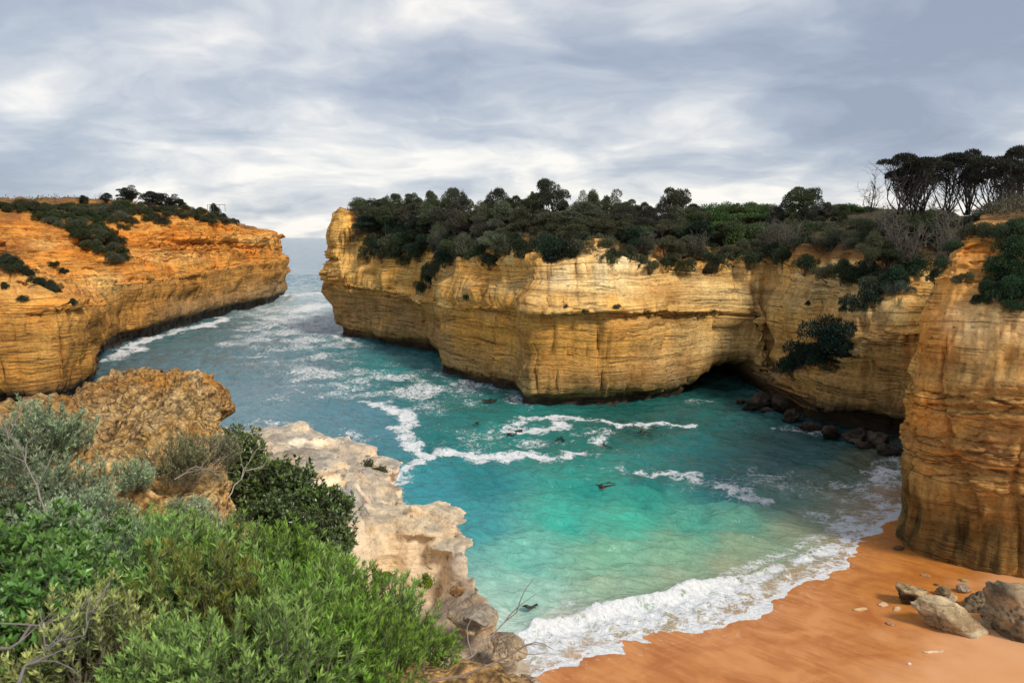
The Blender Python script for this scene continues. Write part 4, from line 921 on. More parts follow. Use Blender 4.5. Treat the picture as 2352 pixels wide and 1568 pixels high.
for (px, py, s, sd, lab, tt) in [(2062, 1258, (.62, .30, .22), 31, 'dark stone washed by foam at the cliff corner', ((.10, .07, .04), (.2, .14, .08))),
        (2128, 1322, (.38, .2, .12), 32, 'flat brown stone below the near cliff', ((.3, .17, .08), (.46, .28, .14))), (1977, 1398, (.55, .25, .07), 33, 'flat pale stone half sunk in the wet sand', ((.5, .3, .14), (.66, .46, .26))),
        (2030, 1388, (.35, .3, .07), 34, 'whitish stone just left of the lone dark boulder', ((.54, .36, .2), (.68, .5, .33))), (2060, 1398, (.42, .22, .12), 35, 'knobbly pale stone under the lone dark boulder', ((.56, .4, .24), (.7, .54, .36))),
        (2046, 1432, (.36, .26, .10), 36, 'reddish flat stone in the middle of the sand', ((.28, .13, .07), (.46, .26, .15))), (2150, 1496, (.60, .16, .07), 37, 'long thin cream stone half buried in front of the cream boulder', ((.66, .5, .34), (.78, .62, .46))),
        (2089, 1524, (.13, .1, .11), 38, 'small white stone alone at the end of a drag mark', ((.7, .66, .6), (.85, .82, .76))), (2150, 1342, (.2, .15, .1), 39, 'small dark stone nearest the cliff foot', ((.12, .08, .05), (.2, .14, .09)))]:
    dsh, _ = shore_d(np.array([ground(px, py, .3)])); zz = max(.02, .055 * float(dsh[0]))
    put_boulder('stone', px, py, zz + s[2] * .25, s, sd, lab, (0, 0, sd * 17 % 60 - 30), cat='stone', group=GS, tint=tt, dark=.1, nsub=14)
GW = 'dark rocks at the water under the far cliff'
WR = [(1748, 922, 1.0, (2.9, 1.8, 1.5), 'brown slab rock right of the sea cave, largest of the waterline rocks'), (1792, 928, .9, (1.7, 1.3, 1.3), 'pointed rock next to the brown slab rock by the cave'), (1818, 952, .5, (1.8, 1.3, 1.1), 'rock between the pointed rock and the undercut block'), (1768, 945, .3, (1.2, .9, .6), 'low wet rock in front of the brown slab rock'), (1700, 922, .3, (.9, .8, .5), 'low dark rock in the cave mouth'),
      (1858, 980, .2, (1.8, 1.1, .7), 'first dark rock below the undercut block'), (1912, 994, .3, (1.9, 1.2, .8), 'second dark rock below the undercut block'), (1962, 1003, .6, (2.2, 1.4, 1.1), 'broad dark rock under the deepest overhang'), (2010, 1011, .7, (1.8, 1.3, 1.2), 'tall dark rock under the overhang beside the near cliff'), (2035, 1030, .5, (1.4, 1.0, .7), 'dark rock half hidden by the near cliff edge'), (1986, 1024, .3, (1.1, .9, .5), 'low dark rock before the broad one under the overhang')]
for k, (px, py, z, s, lab) in enumerate(WR):
    put_boulder('waterline_rock', px, py, z, s, 40 + k, lab, (k * 13 % 20 - 10, k * 29 % 30 - 15, k * 37 % 180), cat='rock', group=GW, tint=((.03, .025, .02), (.085, .065, .045)), dark=.55, nsub=22, facets=14, cut=.60, rough=.10)
GL = 'loose rocks on the limestone ledge'
LR = [(812, 1150, 15.3, (.50, .62, .30), 71, 'grey slab tilted over the hollow in the middle of the ledge', (22, 30, 35), ((.28, .26, .24), (.46, .43, .39))), (838, 1190, 14.7, (.30, .34, .2), 72, 'small grey slab with an orange underside below the tilted slab', (10, 25, 20), ((.26, .24, .22), (.42, .38, .33))),
      (1052, 1356, 12.4, (.17, .15, .14), 73, 'small brown pitted rock on the ledge edge above the turquoise water', (0, 10, 20), ((.20, .11, .05), (.42, .26, .12))),
      (1095, 1420, 11.3, (.26, .2, .13), 75, 'grey rough rock near the lower end of the ledge', (5, 15, 40), ((.26, .23, .19), (.42, .37, .3)))]
for px, py, Y, s, sd, lab, rot, tt in LR:
    c = at(px, py, Y)
    put_boulder('ledge_rock', px, py, c[2], s, sd, lab, rot, cat='rock', group=GL, tint=tt, dark=.25, nsub=24, rough=.08)
# ------------------------------------------------------------------ plants
def leaf_material(name, rough=.6, var=.45, trans=.25, spec=.25, tipped=False):
    m, nt, b = material(name)
    oi = nt.node('ShaderNodeObjectInfo'); geo = nt.node('ShaderNodeNewGeometry')
    rnd = geo.outputs['Random Per Island']
    pos = nt.node('ShaderNodeTexCoord').outputs['Object']
    cl = nt.noise(pos, 1.3, 3, .6)
    v = nt.math('ADD', nt.math('MULTIPLY', rnd, .65), nt.math('MULTIPLY', nt.maprange(cl, .3, .7), .35))
    c = nt.mix(1.0, oi.outputs['Color'], nt.ramp(v, [(0.0, (1 - var, 1 - var, 1 - var * .9)), (.5, (1, 1, 1)), (.85, (1 + var, 1 + var, 1 + var * .7)), (1.0, (1 + 1.6 * var, 1 + 1.35 * var, 1 + var * .5))]), 'MULTIPLY')
    if tipped:                                    # young leaves at the shoot ends are paler
        tp = nt.node('ShaderNodeAttribute', attribute_name='tip').outputs['Fac']
        c = nt.mix(1.0, c, nt.ramp(tp, [(.2, (.72, .72, .72)), (.75, (1.05, 1.05, 1.0)), (1.0, (1.75, 1.6, 1.6))]), 'MULTIPLY')
    hs = nt.node('ShaderNodeHueSaturation', {'Hue': nt.maprange(oi.outputs['Random'], 0, 1, .485, .515), 'Saturation': 1.0, 'Value': nt.maprange(oi.outputs['Random'], 0, 1, .82, 1.2), 'Color': c})
    nt.l.new(hs.outputs[0], b.inputs['Base Color'])
    b.inputs['Roughness'].default_value = rough; b.inputs['Specular IOR Level'].default_value = spec
    if trans > 0:
        tr = nt.node('ShaderNodeBsdfTranslucent'); nt.l.new(hs.outputs[0], tr.inputs['Color'])
        mx = nt.node('ShaderNodeMixShader', {0: trans}); nt.l.new(b.outputs[0], mx.inputs[1]); nt.l.new(tr.outputs[0], mx.inputs[2])
        nt.l.new(mx.outputs[0], nt.n['Material Output'].inputs['Surface'])
    return m
M_LEAF = leaf_material('leaf'); M_LEAF_NEAR = leaf_material('leaf_near', .5, .40, .28, .3, True); M_LEAF_GLOSS = leaf_material('leaf_glossy', .32, .5, .15, .5, True)
def bark_material():
    m, nt, b = material('bark'); oi = nt.node('ShaderNodeObjectInfo')
    pos = nt.node('ShaderNodeTexCoord').outputs['Object']
    n = nt.noise(nt.vmul(pos, (8, 8, 2)), 1.0, 4, .6)
    nt.l.new(nt.mix(1.0, oi.outputs['Color'], nt.ramp(n, [(.3, .6), (.7, 1.4)]), 'MULTIPLY'), b.inputs['Base Color']); b.inputs['Roughness'].default_value = .9
    return m
M_BARK = bark_material()

def unit(v): return v / (np.linalg.norm(v, axis=-1, keepdims=True) + 1e-9)
def leaves(C, D, L, W, rg, up=None, fold=0.0):
    """rhombic leaves: centre of base C, direction D"""
    n = len(C); R = rg.normal(size=(n, 3)) if up is None else up + .5 * rg.normal(size=(n, 3))
    S = unit(np.cross(D, R)); N = np.cross(S, D)
    L = np.broadcast_to(L, n)[:, None]; W = np.broadcast_to(W, n)[:, None]
    V = np.stack([C, C + D * L * .45 + S * W * .5 + N * W * fold, C + D * L, C + D * L * .45 - S * W * .5 + N * W * fold], 1).reshape(-1, 3)
    Q = np.arange(n * 4).reshape(n, 4)
    return V, Q
def tubes(paths, sides=4):
    """paths: list of (points (k,3), radii (k,))"""
    Vs, Qs, o = [], [], 0
    for P, r in paths:
        P = np.asarray(P, float); k = len(P); T = unit(np.gradient(P, axis=0))
        ref = np.where(np.abs(T[:, 2:3]) > .9, np.array([[1., 0, 0]]), np.array([[0, 0, 1.]]))
        A = unit(np.cross(T, ref)); B = np.cross(T, A)
        a = np.arange(sides) * 2 * pi / sides
        ring = P[:, None] + (A[:, None] * np.cos(a)[None, :, None] + B[:, None] * np.sin(a)[None, :, None]) * np.asarray(r)[:, None, None]
        i = np.arange(k * sides).reshape(k, sides) + o; j = np.roll(i, -1, 1)
        Vs.append(ring.reshape(-1, 3)); Qs.append(np.stack([i[:-1], j[:-1], j[1:], i[1:]], -1).reshape(-1, 4)); o += k * sides
    return np.concatenate(Vs), np.concatenate(Qs)
def limb(a, b, bend, rg, k=6):
    t = np.linspace(0, 1, k)[:, None]; a = np.asarray(a, float); b = np.asarray(b, float)
    L = np.linalg.norm(b - a); off = rg.normal(size=3) * bend * L
    w = np.sin(t * pi) * off + np.cumsum(rg.normal(size=(k, 3)) * bend * L * .12, 0) * (1 - t) * t * 2
    return a + (b - a) * t + w
def fan(base, tips, rg, r0=.1, bend=.12):
    """limbs from a base to tips, merged near the base"""
    out = []
    for q in tips:
        L = np.linalg.norm(np.asarray(q) - base)
        P = limb(base, q, bend, rg, 7); out.append((P, np.linspace(r0, r0 * .22, 7)))
        for _ in range(3):
            t = rg.integers(3, 6); d = unit(rg.normal(size=3) + np.array([0, 0, .6])) * L * rg.uniform(.15, .3)
            out.append((limb(P[t], P[t] + d, bend, rg, 4), np.linspace(r0 * .35, r0 * .1, 4)))
    return out
def clump_points(c, r, n, rg, low=-.35, shell=.55):
    D = unit(rg.normal(size=(n * 2, 3))); D = D[D[:, 2] > low][:n]
    rad = 1 - shell * rg.random(len(D)) ** 2.2
    return np.asarray(c) + D * rad[:, None] * np.asarray(r), D

def proto_tree(seed, kind):
    """(trunk mesh, crown mesh) about 4.4 m high, 2.2 m radius"""
    rg = np.random.default_rng(seed); cl = []
    if kind == 'dome':
        cl.append(((0, 0, 2.3), (1.4, 1.4, 1.2)))
        for _ in range(26):
            a = rg.uniform(0, 2 * pi); q = rg.uniform(.4, 2.0)
            cl.append(((q * cos(a), q * sin(a), rg.uniform(1.0, 3.9) - .45 * q), (rg.uniform(.3, .75), rg.uniform(.3, .75), rg.uniform(.25, .6))))
        nl, L, W = 760, .20, .065
    elif kind == 'shaggy':
        for _ in range(17):
            a = rg.uniform(0, 2 * pi); q = rg.uniform(0, 1.7)
            cl.append(((q * cos(a), q * sin(a), rg.uniform(.7, 3.6) - .4 * q), (rg.uniform(.5, .85), rg.uniform(.5, .85), rg.uniform(.5, 1.0))))
        nl, L, W = 620, .27, .05
    elif kind == 'scrub':
        for _ in range(11):
            a = rg.uniform(0, 2 * pi); q = rg.uniform(0, 1.5)
            cl.append(((q * cos(a), q * sin(a), rg.uniform(.35, 1.15) - .25 * q), (rg.uniform(.5, .8), rg.uniform(.5, .8), rg.uniform(.4, .6))))
        nl, L, W = 480, .16, .07
    Vs, Qs, o = [], [], 0
    for c, r in cl:
        n = int(nl * (r[0] * r[1]) ** .8 / .6)
        C, D = clump_points(c, r, n, rg)
        dirs = unit(D + .9 * rg.normal(size=D.shape) + (np.array([0, 0, -.35]) if kind == 'shaggy' else np.array([0, 0, .25])))
        V, Q = leaves(C, dirs, L * rg.uniform(.6, 1.4, len(C)), W * rg.uniform(.7, 1.3, len(C)), rg)
        Vs.append(V); Qs.append(Q + o); o += len(V)
    crown = mesh_np('crown', np.concatenate(Vs), np.concatenate(Qs), smooth=False)
    tips = [np.array(c) + np.array([0, 0, -.1]) for c, r in cl]
    V, Q = tubes(fan(np.array([0, 0, -.4]), tips, rg, .09 if kind != 'scrub' else .04, .10))
    return mesh_np('trunk', V, Q), crown
def proto_dead(seed, H=3.2, n=26, spread=1.7):
    rg = np.random.default_rng(seed); paths = []
    for _ in range(n):
        a = rg.uniform(0, 2 * pi); q = spread * rg.uniform(.3, 1)
        tip = np.array([q * cos(a), q * sin(a), H * rg.uniform(.45, 1.0)])
        P = limb((.25 * cos(a), .25 * sin(a), -.3), tip, .14, rg, 7); paths.append((P, np.linspace(.045, .012, 7)))
        for _ in range(6):
            t = rg.integers(2, 6); d = unit(rg.normal(size=3) * .7 + unit(tip) * .9) * H * rg.uniform(.15, .38)
            P2 = limb(P[t], P[t] + d, .12, rg, 4); paths.append((P2, np.linspace(.022, .008, 4)))
            for _ in range(2):
                d2 = unit(rg.normal(size=3) * .7 + unit(d)) * H * rg.uniform(.08, .2)
                paths.append((limb(P2[2], P2[2] + d2, .1, rg, 3), np.linspace(.012, .007, 3)))
    V, Q = tubes(paths, 3); return mesh_np('branches', V, Q)
def proto_umbrella(seed, H=5.2, lean=.0, R=2.4, nclump=8):
    """bare fanning limbs under a flat-topped wind-cut crown"""
    rg = np.random.default_rng(seed); cl = []
    for k in range(nclump):
        x = lerp(-R, R, (k + rg.uniform(.1, .9)) / nclump); y = rg.uniform(-1.0, 1.0)
        zt = H - .25 * abs(x) * rg.uniform(.3, 1.0) - rg.uniform(0, .6)
        cl.append(((x + lean, y, zt - .4), (rg.uniform(.7, 1.1), rg.uniform(.7, 1.0), rg.uniform(.30, .52))))
    for k in range(4):
        cl.append(((rg.uniform(-R, R) * .8 + lean, rg.uniform(-.8, .8), H * rg.uniform(.5, .7)), (rg.uniform(.4, .7), rg.uniform(.4, .7), rg.uniform(.22, .35))))
    paths = []
    Vs, Qs, o = [], [], 0
    for c, r in cl:
        C, D = clump_points(c, r, int(900 * r[0] * r[1]), rg, -.3)
        V, Q = leaves(C, unit(D + .8 * rg.normal(size=D.shape) + np.array([0, 0, .4])), .22 * rg.uniform(.6, 1.4, len(C)), .085, rg)
        Vs.append(V); Qs.append(Q + o); o += len(V)
        b = np.array([rg.normal() * .25 + lean * .2, rg.normal() * .25, -.3])
        P = limb(b, np.array(c), .13, rg, 8); paths.append((P, np.linspace(.085, .03, 8)))
        for _ in range(9):
            t = rg.integers(2, 7); tip = np.array(c) + rg.normal(size=3) * np.array([.7, .6, .18])
            P2 = limb(P[t], tip, .12, rg, 5); paths.append((P2, np.linspace(.036, .013, 5)))
            for _ in range(3):
                s = rg.integers(1, 4); paths.append((limb(P2[s], P2[s] + unit(tip - P2[s] + rg.normal(size=3) * .6) * rg.uniform(.5, 1.1), .1, rg, 3), np.linspace(.017, .008, 3)))
    crown = mesh_np('crown', np.concatenate(Vs), np.concatenate(Qs), smooth=False)
    V, Q = tubes(paths, 3)
    return mesh_np('trunk', V, Q), crown
DOME = [proto_tree(700 + k, 'dome') for k in range(4)]; SHAG = [proto_tree(720 + k, 'shaggy') for k in range(4)]; SCRUB = [proto_tree(740 + k, 'scrub') for k in range(4)]
DEAD = [proto_dead(760 + k) for k in range(3)]; UMB = [proto_umbrella(780 + k, lean=.5 - .4 * k) for k in range(4)]

def plant(name, protos, loc, s, color, label, cat, group, bark=(.10, .085, .065), rz=None, mat=None):
    root = link(name, None, label=label, cat=cat, group=group, loc=loc)
    root.scale = s if hasattr(s, '__len__') else (s, s, s)
    root.rotation_euler = (random.uniform(-.14, .14), random.uniform(-.14, .14), random.uniform(0, 2 * pi) if rz is None else rz)
    t = link('trunk', protos[0], M_BARK, root); t.color = (*bark, 1)
    c = link('crown', protos[1], mat or M_LEAF, root); c.color = (*color, 1)
    return root
def dead_plant(name, me, loc, s, color, label, group, rz=None):
    root = link(name, me, M_BARK, label=label, cat='dead shrub', group=group, loc=loc)
    root.scale = (s, s, s); root.rotation_euler = (0, 0, random.uniform(0, 6.28) if rz is None else rz); root.color = (*color, 1)
    return root

class Surf:
    """finds the cliff surface under a picture point or at a plan point"""
    def __init__(s, P): s.V = P.reshape(-1, 3); s.px, s.py, s.f = project(s.V)
    def pick(s, px, py, tol=9):
        d = np.hypot(s.px - px, s.py - py); m = np.nonzero((d < tol) & (s.f > 1))[0]
        if not len(m): m = np.array([np.argmin(np.where(s.f > 1, d, 1e9))])
        return s.V[m[np.argmin(s.f[m] + d[m] * .02)]]
    def z(s, x, y):
        d = np.hypot(s.V[:, 0] - x, s.V[:, 1] - y); m = np.nonzero(d < d.min() + .6)[0]
        return s.V[m, 2].max()
S_HEAD, S_LEFT, S_RIGHT = Surf(HEAD), Surf(LEFT), Surf(RIGHT)

ORD = ['first', 'second', 'third', 'fourth', 'fifth', 'sixth', 'seventh', 'eighth', 'ninth', 'tenth', 'eleventh', 'twelfth', 'thirteenth', 'fourteenth', 'fifteenth', 'sixteenth', 'seventeenth', 'eighteenth', 'nineteenth', 'twentieth',
       'twenty-first', 'twenty-second', 'twenty-third', 'twenty-fourth', 'twenty-fifth', 'twenty-sixth', 'twenty-seventh', 'twenty-eighth', 'twenty-ninth', 'thirtieth', 'thirty-first', 'thirty-second', 'thirty-third', 'thirty-fourth', 'thirty-fifth', 'thirty-sixth']
for _t, _n in (('thirty', 3), ('forty', 4), ('fifty', 5), ('sixty', 6)):
    for _u in range(10):
        if _n * 10 + _u > len(ORD): ORD.append(_t[:-1] + 'ieth' if _u == 0 else _t + '-' + ORD[_u - 1])

# --- thicket along the top of the headland
DARK = (.082, .100, .046); BROWNISH = (.112, .115, .062); GREYG = (.125, .14, .085); GREEN = (.055, .105, .028); DEEP = (.030, .052, .030)
def depth_at(px, off):
    """distance (Y) of the headland rim at a picture column, plus an offset inland"""
    d = np.array([(760, 153), (850, 144), (985, 131), (1010, 115), (1100, 107), (1200, 99), (1400, 95), (1545, 97), (1740, 98), (1870, 90), (2060, 78), (2250, 74)], float)
    return np.interp(px, d[:, 0], d[:, 1]) + off
SKY_ROW = [(838, 446, 74), (872, 447, 55), (908, 436, 48), (945, 434, 54), (985, 426, 44), (1030, 424, 66), (1062, 432, 46), (1108, 440, 52), (1148, 421, 62), (1190, 440, 56), (1228, 430, 54), (1276, 400, 78), (1330, 436, 54), (1372, 432, 54), (1408, 430, 54), (1444, 448, 56), (1492, 454, 58), (1555, 424, 70), (1602, 458, 62),
           (1785, 452, 48), (1836, 420, 80), (1888, 452, 58), (1935, 462, 46)]
def row_trees(row, off, name, phrase, group, kinds, cols, hfix=None):
    for k, (px, ty, w) in enumerate(row):
        Y = depth_at(px, off + random.uniform(-1.5, 1.5)); top = at(px, ty, Y); zg = S_HEAD.z(top[0], top[1])
        fam = random.choice(kinds); protos = random.choice(fam); nat = 1.75 if fam is SCRUB else 4.1
        sc = w * Y / FPX / 4.3
        H = max(top[2] - zg + .15, sc * 4.1 * .72)
        if H > 2.2 * 4.1 * sc: H = 2.2 * 4.1 * sc
        z0 = top[2] - H
        plant(name, protos, (top[0], top[1], z0), (sc * random.uniform(1.1, 1.45), sc * random.uniform(1.05, 1.3), H / nat), random.choice(cols), phrase % ORD[k], 'tree', group)
row_trees([(x_, y_ + (5 if w_ < 65 else 0), w_ * .92) for x_, y_, w_ in SKY_ROW], 13, 'clifftop_tree', 'dark domed tree on the headland skyline, %s from the seaward tip', 'trees on the headland skyline', [DOME, DOME, SHAG], [DARK, DARK, (.075, .073, .043), (.070, .072, .05)])
mid = [(822, 488, 66)] + [(862 + 43 * k + random.uniform(-13, 13), 470 + random.uniform(-14, 14) + (8 if k > 11 else 0), random.uniform(66, 92)) for k in range(18)] + [(1650 + 52 * k + random.uniform(-14, 14), 512 + random.uniform(-10, 14), random.uniform(60, 80)) for k in range(7)]
row_trees(mid, 8, 'thicket_tree', 'grey-green tree in the middle rank of the headland thicket, %s from the seaward tip', 'middle rank of the headland thicket', [SHAG, SHAG, DOME], [BROWNISH, DARK, GREYG, (.075, .072, .05)])
mid2 = [(838 + 45 * k + random.uniform(-13, 13), 500 + random.uniform(-12, 14) + (10 if k > 14 else 0), random.uniform(62, 88)) for k in range(26)]
row_trees(mid2, 5, 'thicket_bush', 'brownish bush in the lower rank of the headland thicket, %s from the seaward tip', 'lower rank of the headland thicket', [SHAG, SHAG, DOME], [BROWNISH, DARK, DEEP, (.09, .082, .058)])
front = [(836 + 41 * k + random.uniform(-12, 12), (536 if 4 < k < 15 else 526) + random.uniform(-12, 18) + (14 if k > 17 else 0), random.uniform(50, 80)) for k in range(29)]
row_trees(front, 1.6, 'cliff_edge_bush', 'low shaggy bush at the headland cliff edge, %s from the seaward tip', 'bushes along the headland cliff edge', [SHAG, SCRUB, SHAG], [BROWNISH, DARK, DEEP, GREYG])
deadrow = [(1010, 535), (1180, 540), (1480, 540), (1605, 550), (1770, 515), (1815, 525), (1880, 560), (1960, 545)]
for k, (px, py) in enumerate(deadrow):
    Y = depth_at(px, 0.6); p = at(px, py, Y)
    dead_plant('dead_shrub', DEAD[k % 3], (p[0], p[1], p[2] - 2.2), random.uniform(.8, 1.05), (.13, .115, .085), 'pale grey bare shrub among the headland bushes, %s from the seaward tip' % ORD[k], 'bare shrubs in the headland thicket')
gs = [(1625, 476), (1660, 470), (1690, 474), (1720, 470), (1750, 474), (1640, 492), (1680, 494), (1715, 492), (1750, 496), (1925, 478), (1960, 482), (1660, 512), (1700, 515)]
for k, (px, py) in enumerate(gs):
    Y = depth_at(px, 46 - (py - 470) * .9); p = at(px, py, Y); zg = S_HEAD.z(p[0], p[1])
    plant('green_shrub', random.choice(SCRUB), (p[0], p[1], zg - .2), (1.9, 1.9, max(.9, (p[2] - zg) / 1.1)), random.choice([(.075, .13, .03), (.06, .11, .028), (.085, .13, .04)]), 'bright green low shrub behind the dark thicket, %s from the seaward side' % ORD[k], 'shrub', 'bright green shrubs on the plateau')

# bushes hanging on rock faces: (surface, px, py, size px, colour, label)
HANG = [(S_HEAD, 1050, 548, 46, DEEP, 'dark green bush topping the strip that hangs down the headland face'), (S_HEAD, 1028, 578, 42, DEEP, 'dark green bush in the upper middle of the strip hanging down the headland face'), (S_HEAD, 1002, 606, 46, (.04, .062, .03), 'dark green bush in the lower middle of the strip hanging down the headland face'), (S_HEAD, 980, 636, 38, (.042, .07, .03), 'dark green bush ending the strip that hangs down the headland face'),
        (S_HEAD, 1288, 568, 66, (.020, .030, .020), 'very dark bush drooping over the bright pale part of the headland face'), (S_HEAD, 1275, 592, 46, (.020, .030, .020), 'very dark bush tip hanging lowest beside the pale rock patch'), (S_HEAD, 1312, 588, 38, (.022, .032, .020), 'very dark small bush on the cave side of the drooping one'),
        (S_HEAD, 900, 570, 44, (.05, .07, .03), 'olive bush on the headland face near the seaward tip'), (S_HEAD, 845, 582, 40, (.045, .065, .03), 'olive bush lowest on the headland face near the seaward tip'), (S_HEAD, 925, 588, 30, (.05, .07, .03), 'small olive bush next to the seaward bare spurs'),
        (S_HEAD, 1388, 602, 34, (.07, .085, .035), 'small thin bush on the white rock patch'), (S_HEAD, 1405, 582, 34, (.06, .07, .035), 'small bush above the white rock patch'), (S_HEAD, 1622, 628, 26, (.05, .05, .035), 'brown tuft hanging above the sea cave'), (S_HEAD, 1500, 600, 34, BROWNISH, 'brown bush on the rim between the white patch and the cave'), (S_HEAD, 1895, 620, 36, BROWNISH, 'brown bush hanging on the pale wall above the undercut block'),
        (S_HEAD, 1068, 686, 14, (.06, .09, .03), 'tiny green tuft on the main rock ledge'), (S_HEAD, 1300, 694, 16, (.10, .10, .06), 'tiny grey tuft on the ledge below the white patch'), (S_HEAD, 1425, 700, 16, (.09, .10, .06), 'tiny grey-green tuft farther along the ledge below the white patch'), (S_HEAD, 1342, 722, 14, (.07, .09, .03), 'tiny green tuft just under the main ledge'), (S_HEAD, 1855, 690, 14, (.06, .05, .04), 'tiny dark tuft on the pale wall above the block'),
        (S_HEAD, 1985, 692, 52, (.022, .042, .025), 'dark bush clinging to the wall above the undercut block'), (S_HEAD, 1960, 706, 36, (.022, .042, .025), 'small dark bush below the one clinging to the wall'),
        (S_HEAD, 1905, 772, 76, (.016, .034, .024), 'tall dark green bush on top of the undercut block'), (S_HEAD, 1862, 800, 66, (.018, .038, .026), 'dark green bush in the middle of the undercut block top'), (S_HEAD, 1825, 826, 54, (.026, .046, .028), 'lowest dark green bush on the undercut block, nearest the cave'), (S_HEAD, 1900, 822, 52, (.024, .044, .028), 'dark green bush spilling over the front of the undercut block'), (S_HEAD, 1935, 790, 44, (.018, .036, .024), 'dark bush on the near-cliff side of the undercut block'),
        (S_HEAD, 2010, 640, 62, (.07, .09, .055), 'silver-green bush at the wall top between headland and near cliff'), (S_HEAD, 2050, 625, 66, (.03, .065, .035), 'deep green bush at the wall top between headland and near cliff'), (S_HEAD, 2092, 610, 62, (.04, .07, .035), 'deep green bush touching the near cliff shoulder'), (S_HEAD, 2060, 654, 40, (.075, .10, .08), 'small silver bush below the deep green ones at the wall top'), (S_HEAD, 1985, 610, 56, DEEP, 'dark bush behind the silver-green one at the wall top'),
    (S_RIGHT, 2215, 528, 44, (.075, .085, .045), 'first low bush along the top edge of the near cliff'), (S_RIGHT, 2250, 522, 50, (.09, .09, .05), 'second low bush along the top edge of the near cliff'), (S_RIGHT, 2285, 520, 52, (.06, .08, .04), 'third low bush along the top edge of the near cliff'), (S_RIGHT, 2320, 524, 56, (.05, .08, .035), 'fourth low bush along the top edge of the near cliff'), (S_RIGHT, 2350, 518, 56, (.06, .085, .04), 'last low bush along the top edge of the near cliff'),
        (S_RIGHT, 2180, 560, 40, (.05, .075, .035), 'bush on the back shoulder of the near cliff, upper'), (S_RIGHT, 2150, 588, 40, (.045, .07, .035), 'bush on the back shoulder of the near cliff, middle'), (S_RIGHT, 2122, 612, 36, (.04, .065, .032), 'bush on the back shoulder of the near cliff, lower'), (S_RIGHT, 2310, 615, 60, (.03, .066, .026), 'green bush in the heart of the mass hanging on the near cliff'), (S_RIGHT, 2275, 640, 44, (.035, .066, .028), 'green bush at the inner side of the hanging mass'), (S_RIGHT, 2340, 690, 46, (.03, .06, .026), 'green bush at the lower outer corner of the hanging mass'),
            (S_RIGHT, 2330, 560, 74, (.032, .072, .028), 'uppermost green bush of the mass hanging on the near cliff'), (S_RIGHT, 2345, 610, 80, (.028, .066, .026), 'second green bush of the mass hanging on the near cliff'), (S_RIGHT, 2322, 640, 62, (.028, .062, .026), 'third green bush of the mass hanging on the near cliff'), (S_RIGHT, 2290, 668, 56, (.026, .056, .025), 'fourth green bush of the mass hanging on the near cliff'), (S_RIGHT, 2258, 692, 40, (.026, .052, .025), 'lowest dark bush of the mass hanging on the near cliff'), (S_RIGHT, 2300, 590, 50, (.05, .07, .03), 'olive bush left of the hanging mass on the near cliff'), (S_RIGHT, 2352, 660, 50, (.028, .06, .026), 'green bush of the hanging mass at the picture edge'),
        (S_RIGHT, 2215, 625, 26, (.08, .085, .035), 'small mossy tuft on the bare shoulder of the near cliff'), (S_RIGHT, 2195, 640, 20, (.10, .09, .06), 'small brown tuft on the near cliff shoulder')]
for S_, px, py, w, colr, lab in HANG:
    p = S_.pick(px, py + w * .15); s = w * (1.75 if 'undercut block' in lab else 1.4) * p[1] / FPX / 3.3
    plant('hanging_bush' if w > 30 else 'tuft', random.choice(SCRUB), (p[0], p[1] - .1 * s, p[2] - .75 * s), (s, s, s * 1.35), colr, lab, 'bush' if w > 30 else 'tuft', 'plants clinging to the rock faces')

drape = [(858, 560, 44), (872, 590, 34), (895, 556, 46), (918, 566, 40), (940, 548, 50), (958, 580, 36), (985, 560, 46), (965, 655, 34), (1014, 588, 44), (1042, 562, 50), (992, 622, 42), (1072, 556, 50), (1100, 574, 46), (1118, 596, 36), (1150, 572, 52), (1180, 560, 46), (1210, 572, 40), (1240, 562, 46), (1265, 560, 52), (1340, 566, 44), (1450, 580, 44), (1480, 594, 36), (1530, 600, 40), (1570, 604, 36), (1650, 600, 40), (1720, 596, 40), (1790, 596, 44), (1850, 600, 44), (1935, 616, 50), (1960, 640, 44)]
for i, (px, py, w) in enumerate(drape):
    p = S_HEAD.pick(px, py); s = w * 1.35 * p[1] / FPX / 3.3
    plant('draping_bush', random.choice(SCRUB), (p[0], p[1] - .1 * s, p[2] - .8 * s), (s, s, s * 1.5), random.choice([DEEP, (.05, .07, .032), (.085, .088, .05), (.04, .06, .028)]), 'bush draping over the headland rim, %s counting from the seaward tip' % ORD[i], 'bush', 'bushes draping over the headland rim')
# --- trees and thicket on the shoulder above the near cliff
UMBR = [(2062, 478, 358, 100, 0, 'flat-crowned bare-limbed tree, first in the windswept skyline row above the near cliff'), (2118, 480, 366, 90, 1, 'windswept flat-crowned tree, second in the skyline row above the near cliff'), (2170, 482, 356, 96, 2, 'dark dense windswept tree, third in the skyline row above the near cliff'), (2225, 480, 350, 90, 3, 'windswept tree with an airy crown, fourth in the skyline row above the near cliff'), (2280, 482, 366, 120, 1, 'broad dark windswept tree, fifth in the skyline row above the near cliff'), (2335, 480, 342, 90, 0, 'tall windswept tree cut by the picture edge above the near cliff')]
UMBR += [(2092, 486, 380, 96, 2, 'lower windswept tree filling between the first and second of the skyline row'), (2312, 486, 378, 100, 2, 'lower windswept tree filling between the fifth and the tall edge tree')]
for px, by, ty, w, v, lab in UMBR:
    Y = 84 + random.uniform(-3, 3); b = at(px, by, Y); t = at(px, ty, Y); H = t[2] - b[2]
    plant('windswept_tree', UMB[v], (b[0], b[1], b[2] - .3), (w * Y / FPX / 4.6, w * Y / FPX / 4.6, (H + .3) / 5.0), (.045, .046, .032), lab, 'tree', 'windswept trees on the skyline', bark=(.05, .042, .035), rz=(0 if v != 2 else pi) + random.uniform(-.2, .2))
b = at(1998, 476, 84)
